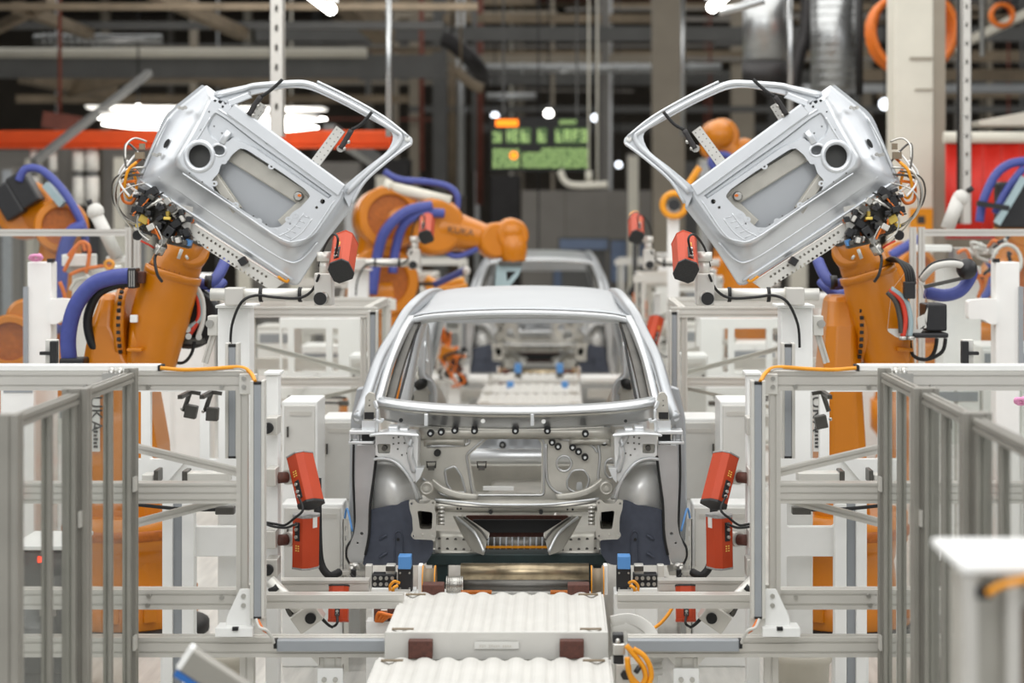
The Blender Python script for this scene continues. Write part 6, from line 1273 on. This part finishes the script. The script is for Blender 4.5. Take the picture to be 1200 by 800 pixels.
# white cabinets and panels filling the bays down both sides
for i, (x0, x1, y0, d, m, l) in enumerate(((166, 240, 322, 16.5, 'white', 'white bay cabinet behind the holding robot at left'), (300, 345, 382, 17.3, 'cream', 'cream bay cabinet seen through the portal panes at left'), (352, 400, 405, 18.4, 'white', 'white bay cabinet beside the inner portal post at left'), (380, 432, 352, 24, 'column_w', 'pale cabinet far down the bay at left'), (430, 470, 336, 26, 'part_grey', 'grey cabinet below the reaching robot'), (460, 500, 362, 27, 'white', 'white cabinet behind the roof pillar at left'), (742, 790, 345, 27, 'column_w', 'pale cabinet behind the roof pillar at right'), (800, 850, 380, 17.3, 'cream', 'cream bay cabinet seen through the portal panes at right'), (856, 912, 402, 17.2, 'white', 'white bay cabinet beyond the portal panes at right'), (800, 860, 330, 25, 'part_grey', 'grey cabinet far down the bay at right'), (960, 1040, 345, 18.3, 'white', 'white bay cabinet behind the holding robot at right'), (0, 42, 440, 11.2, 'white', 'white bay cabinet behind the fence at the far left'), (66, 120, 470, 12.7, 'cream', 'cream bay cabinet behind the fence at left'), (1090, 1150, 450, 12.7, 'cream', 'cream bay cabinet behind the fence at right'), (1150, 1240, 405, 12.7, 'white', 'white bay cabinet behind the fence at the far right'))):
    t = T('bay_cabinet', l, 'cabinet', (W((x0+x1)/2, 0, d).x, d, 0), 'bay cabinets')
    zt = VY+CAMZ*FPX/d; MB().pbox(x0, y0, x1, zt, d, .5).build('housing', M[m], t, bev=.012); k = 2 if x1-x0 > 50 else 1
    for j in range(k):
        a = x0+(x1-x0)*j/k; b = x0+(x1-x0)*(j+1)/k; dr = MB().pbox(a+2, y0+5, b-2, zt-12, d-.015, .015).build('door', M['white' if m != 'part_grey' else m], t, bev=.005); MB().pbox(b-7, y0+40, b-5, y0+52, d-.03, .015).build('handle', M['dark_steel'], dr)
    MB().pbox(x0+4, y0+9, x1-4, y0+20, d-.02, .01).build('vent', M['grey'], t)
# orange curved guide and cable carriers right of the platforms
t = T('cable_carrier', 'pale curved cable carrier hose beside the right edge of the platforms', 'cable carrier', W(740, 770, 8.6))
for i, (a, b) in enumerate(((0, 0), (6, 4), (-4, 18))): MB().strip([W(716, 728+i*9, 8.6), W(738, 725+i*10, 8.6), W(756, 733+i*10, 8.58), W(766, 748+i*10, 8.55), W(770, 775+i*8, 8.5)], .05, .012, 4, up=(0, 1, 0)).build('carrier_band', M['cream'], t)
MB().mm((W(716, 0, 8.6).x, 8.55, 0), (W(770, 0, 8.6).x, 8.7, W(0, 775, 8.6).z)).build('carrier_foot', M['alu_light'], t)
t = T('amber_hose_loop', 'amber hose pair looping down beside the lower platform at right', 'hose', W(745, 800, 7.9)); d = 7.9
for e in (0, 8): MB().tube([W(734+e, 756+e*.5, d), W(744+e*1.3, 768, d), W(754+e, 782, d), W(756+e*.8, 796, d), W(746+e, 806, d), W(738, 790, d), W(735, 770, d)], .011, 8).build('hose_tube', M['amber'], t)
MB().cyl(W(745, 783, d-.02), W(749, 786, d-.02), .016, 8).build('cable_tie', M['black'], t)
t = T('connector_block', 'black and steel connector block beside the right edge of the platforms', 'connector', W(724, 800, 8.0)); d = 8.0
MB().pbox(718, 743, 731, 754, d, .05).pbox(719, 768, 731, 778, d, .05).each('housing', M['black'], t, bev=.004); MB().pbox(718, 754, 733, 768, d-.02, .06).build('coupling', M['steel'], t, bev=.006); MB().pbox(721, 778, 740, 830, d, .05).build('plate', M['alu'], t, bev=.004); MB().ball(W(724, 751, d-.01), .012, 8).build('screw', M['steel'], t); c = W(733, 790, d); MB().cyl(c, c+V((0, -.02, 0)), .02, 6).build('fitting', M['black'], t)
t = T('amber_lead', 'thin amber lead hanging from the hinge pillar pin down to the rail at right', 'cable', W(780, 740, 9.3)); MB().tube([W(802, 678, 9.9), W(797, 686, 9.6), W(793, 697, 9.35), W(786, 715, 9.3), W(774, 730, 9.25), W(760, 740, 9.2)], .009, 6).build('sheath', M['amber'], t)
t = T('junction_box', 'small brown and steel junction box with orange cables behind the front rail at left', 'junction box', W(455, 728, 9.3)); d = 9.25
MB().pbox(438, 713, 470, 728, d, .1).build('housing', M['brown'], t, bev=.004); MB().pbox(446, 714, 454, 727, d-.02, .03).build('terminal', M['steel'], t, bev=.003)
for i in range(4): MB().tube([W(441+i*2, 728, d-.03), W(444+i*5, 718+i, d-.05), W(458+i*4, 722+i*2, d-.04), W(470, 724+i, d)], .009, 6).build('cable', M['orange_cable'], t)
a = W(454, 728, d); MB().mm((a.x-.1, d, 0), (a.x+.1, d+.1, a.z)).build('stand', M['white'], t)
# label on the right robot, tags
t = find('industrial_robot', 'red strip curtain')
lp = MB().pbox(953, 457, 963, 529, 10.98, .004).build('label_plate', M['paper'], t)
o = text('KUKA', .10, V((W(957.5, 0, 10.98).x, 10.976, W(0, 478, 10.98).z)), (math.pi/2, math.pi/2, 0), M['ink'], 'label_lettering', t); [MB().pbox(957.5-2.5, 500+q*4.4, 957.5+(2.5 if q % 2 else 1.2), 502.6+q*4.4, 10.976, .005).build('label_mark', M['ink'], t) for q in range(6)]
for i, (x, y, d, l) in enumerate(((42, 302, 11.95, 'pink tag on top of the white fixture post at left'), (28, 436, 11.3, 'pink tag behind the glazed fence at left'), (1196, 470, 9.5, 'pink tag behind the glazed fence at right'))):
    t = T('pink_tag', l, 'tag', W(x, y+4, d)); mb = MB().tube([W(x+6*math.cos(a)*(1.2 if i == 0 else 1), y+3*math.sin(a), d+.02*math.sin(a)) for a in [math.pi*2*k/12 for k in range(12)]], .01, 6, closed=True, raw=True); mb.build('ribbon', M['pink'], t); MB().ball(W(x-4, y-1, d), .018, 8).ball(W(x+4, y-2, d), .018, 8).build('knot', M['pink'], t)

for n, l in (('support_beam', 'dark green steel beam carrying the farther car body'), ('roller_unit', 'rollers and flanged wheels under the farther car body')):
    dup(find(n, ''), (0, 12, 0), l)
for i, (x, w, y0, d) in enumerate(((8, 14, 196, 25), (34, 10, 186, 25.5), (140, 16, 182, 25), (166, 12, 200, 26), (286, 18, 205, 27), (352, 26, 196, 27), (410, 14, 212, 26), (448, 16, 206, 28), (742, 14, 180, 30), (826, 12, 186, 29), (936, 22, 176, 27), (1020, 20, 190, 25))):
    t = T('locker', ['palest locker at the far left edge', 'thin pale locker second from the far left', 'pale locker behind the looping gripper cables at left', 'thin pale locker beside the tilted door hinge at left', 'pale locker seen below the door window at left', 'wider pale locker behind the door corner at left', 'narrow pale locker behind the reaching robot shoulder', 'pale locker just left of the reaching robot arm', 'pale locker beside the tan column', 'narrow pale locker left of the round-headed robot', 'wide pale locker seen through the window of the door at right', 'pale locker left of the white column'][i], 'locker', (W(x, 0, d).x, d, 0), 'far lockers')
    zt = VY+CAMZ*FPX/d; MB().pbox(x-w/2, y0, x+w/2, zt, d, .4).build('housing', M['column_w' if i % 2 else 'part_grey'], t, bev=.01); MB().pbox(x-w/2+1, y0+3, x+w/2-1, zt-8, d-.02, .02).build('door', M['duct' if i % 3 == 0 else 'column_w'], t, bev=.005)

t = T('control_cabinet', 'dark grey control cabinet with a small red light behind the glazed fence at left', 'cabinet', W(48, 770, 9.7))
MB().mm((W(16, 0, 9.7).x, 9.7, 0), (W(84, 0, 9.7).x, 10.1, W(0, 643, 9.7).z)).build('housing', M['col_dark'], t, bev=.006)
for i in (0, 1): MB().mm((W(18+i*33, 0, 9.7).x, 9.688, .12), (W(49+i*33, 0, 9.7).x, 9.7, W(0, 647, 9.7).z)).build('door', M['col_dark'], t, bev=.004)
MB().pbox(44, 652, 50, 659, 9.68, .01).build('red_light', M['led_red'], t); MB().pbox(20, 702, 67, 708, 9.684, .006).build('label_strip', M['paper'], t); MB().pbox(46, 710, 66, 722, 9.684, .006).build('data_plate', M['part_grey'], t)
MB().mm((W(14, 0, 9.7).x, 9.66, W(0, 643, 9.7).z), (W(86, 0, 9.7).x, 10.12, W(0, 638, 9.7).z)).build('top_cover', M['white'], t, bev=.004)
t = T('control_cabinet', 'grey control cabinet with a yellow warning plate behind the glazed fence at right', 'cabinet', W(1105, 770, 9.7))
MB().mm((W(1086, 0, 9.7).x, 9.7, 0), (W(1160, 0, 9.7).x, 10.1, W(0, 655, 9.7).z)).build('housing', M['part_grey'], t, bev=.006); MB().mm((W(1089, 0, 9.7).x, 9.688, .12), (W(1157, 0, 9.7).x, 9.7, W(0, 660, 9.7).z)).build('door', M['part_grey'], t, bev=.004)
MB().pbox(1094, 688, 1107, 720, 9.684, .006).build('notice', M['paper'], t); MB().pbox(1095, 689, 1106, 702, 9.68, .006).build('yellow_plate', M['yellow'], t)
MB().mm((W(1084, 0, 9.7).x, 9.66, W(0, 655, 9.7).z), (W(1162, 0, 9.7).x, 10.12, W(0, 650, 9.7).z)).build('top_cover', M['white'], t, bev=.004)
t = find('industrial_robot', 'thick blue hose arching')
MB().pbox(107, 457, 117, 529, 10.985, .004).build('label_plate', M['paper'], t)
text('KUKA', .10, V((W(112, 0, 10.98).x, 10.982, W(0, 478, 10.98).z)), (math.pi/2, math.pi/2, 0), M['ink'], 'label_lettering', t); [MB().pbox(112-2.5, 500+q*4.4, 112+(2.5 if q % 2 else 1.2), 502.6+q*4.4, 10.976, .005).build('label_mark', M['ink'], t) for q in range(6)]
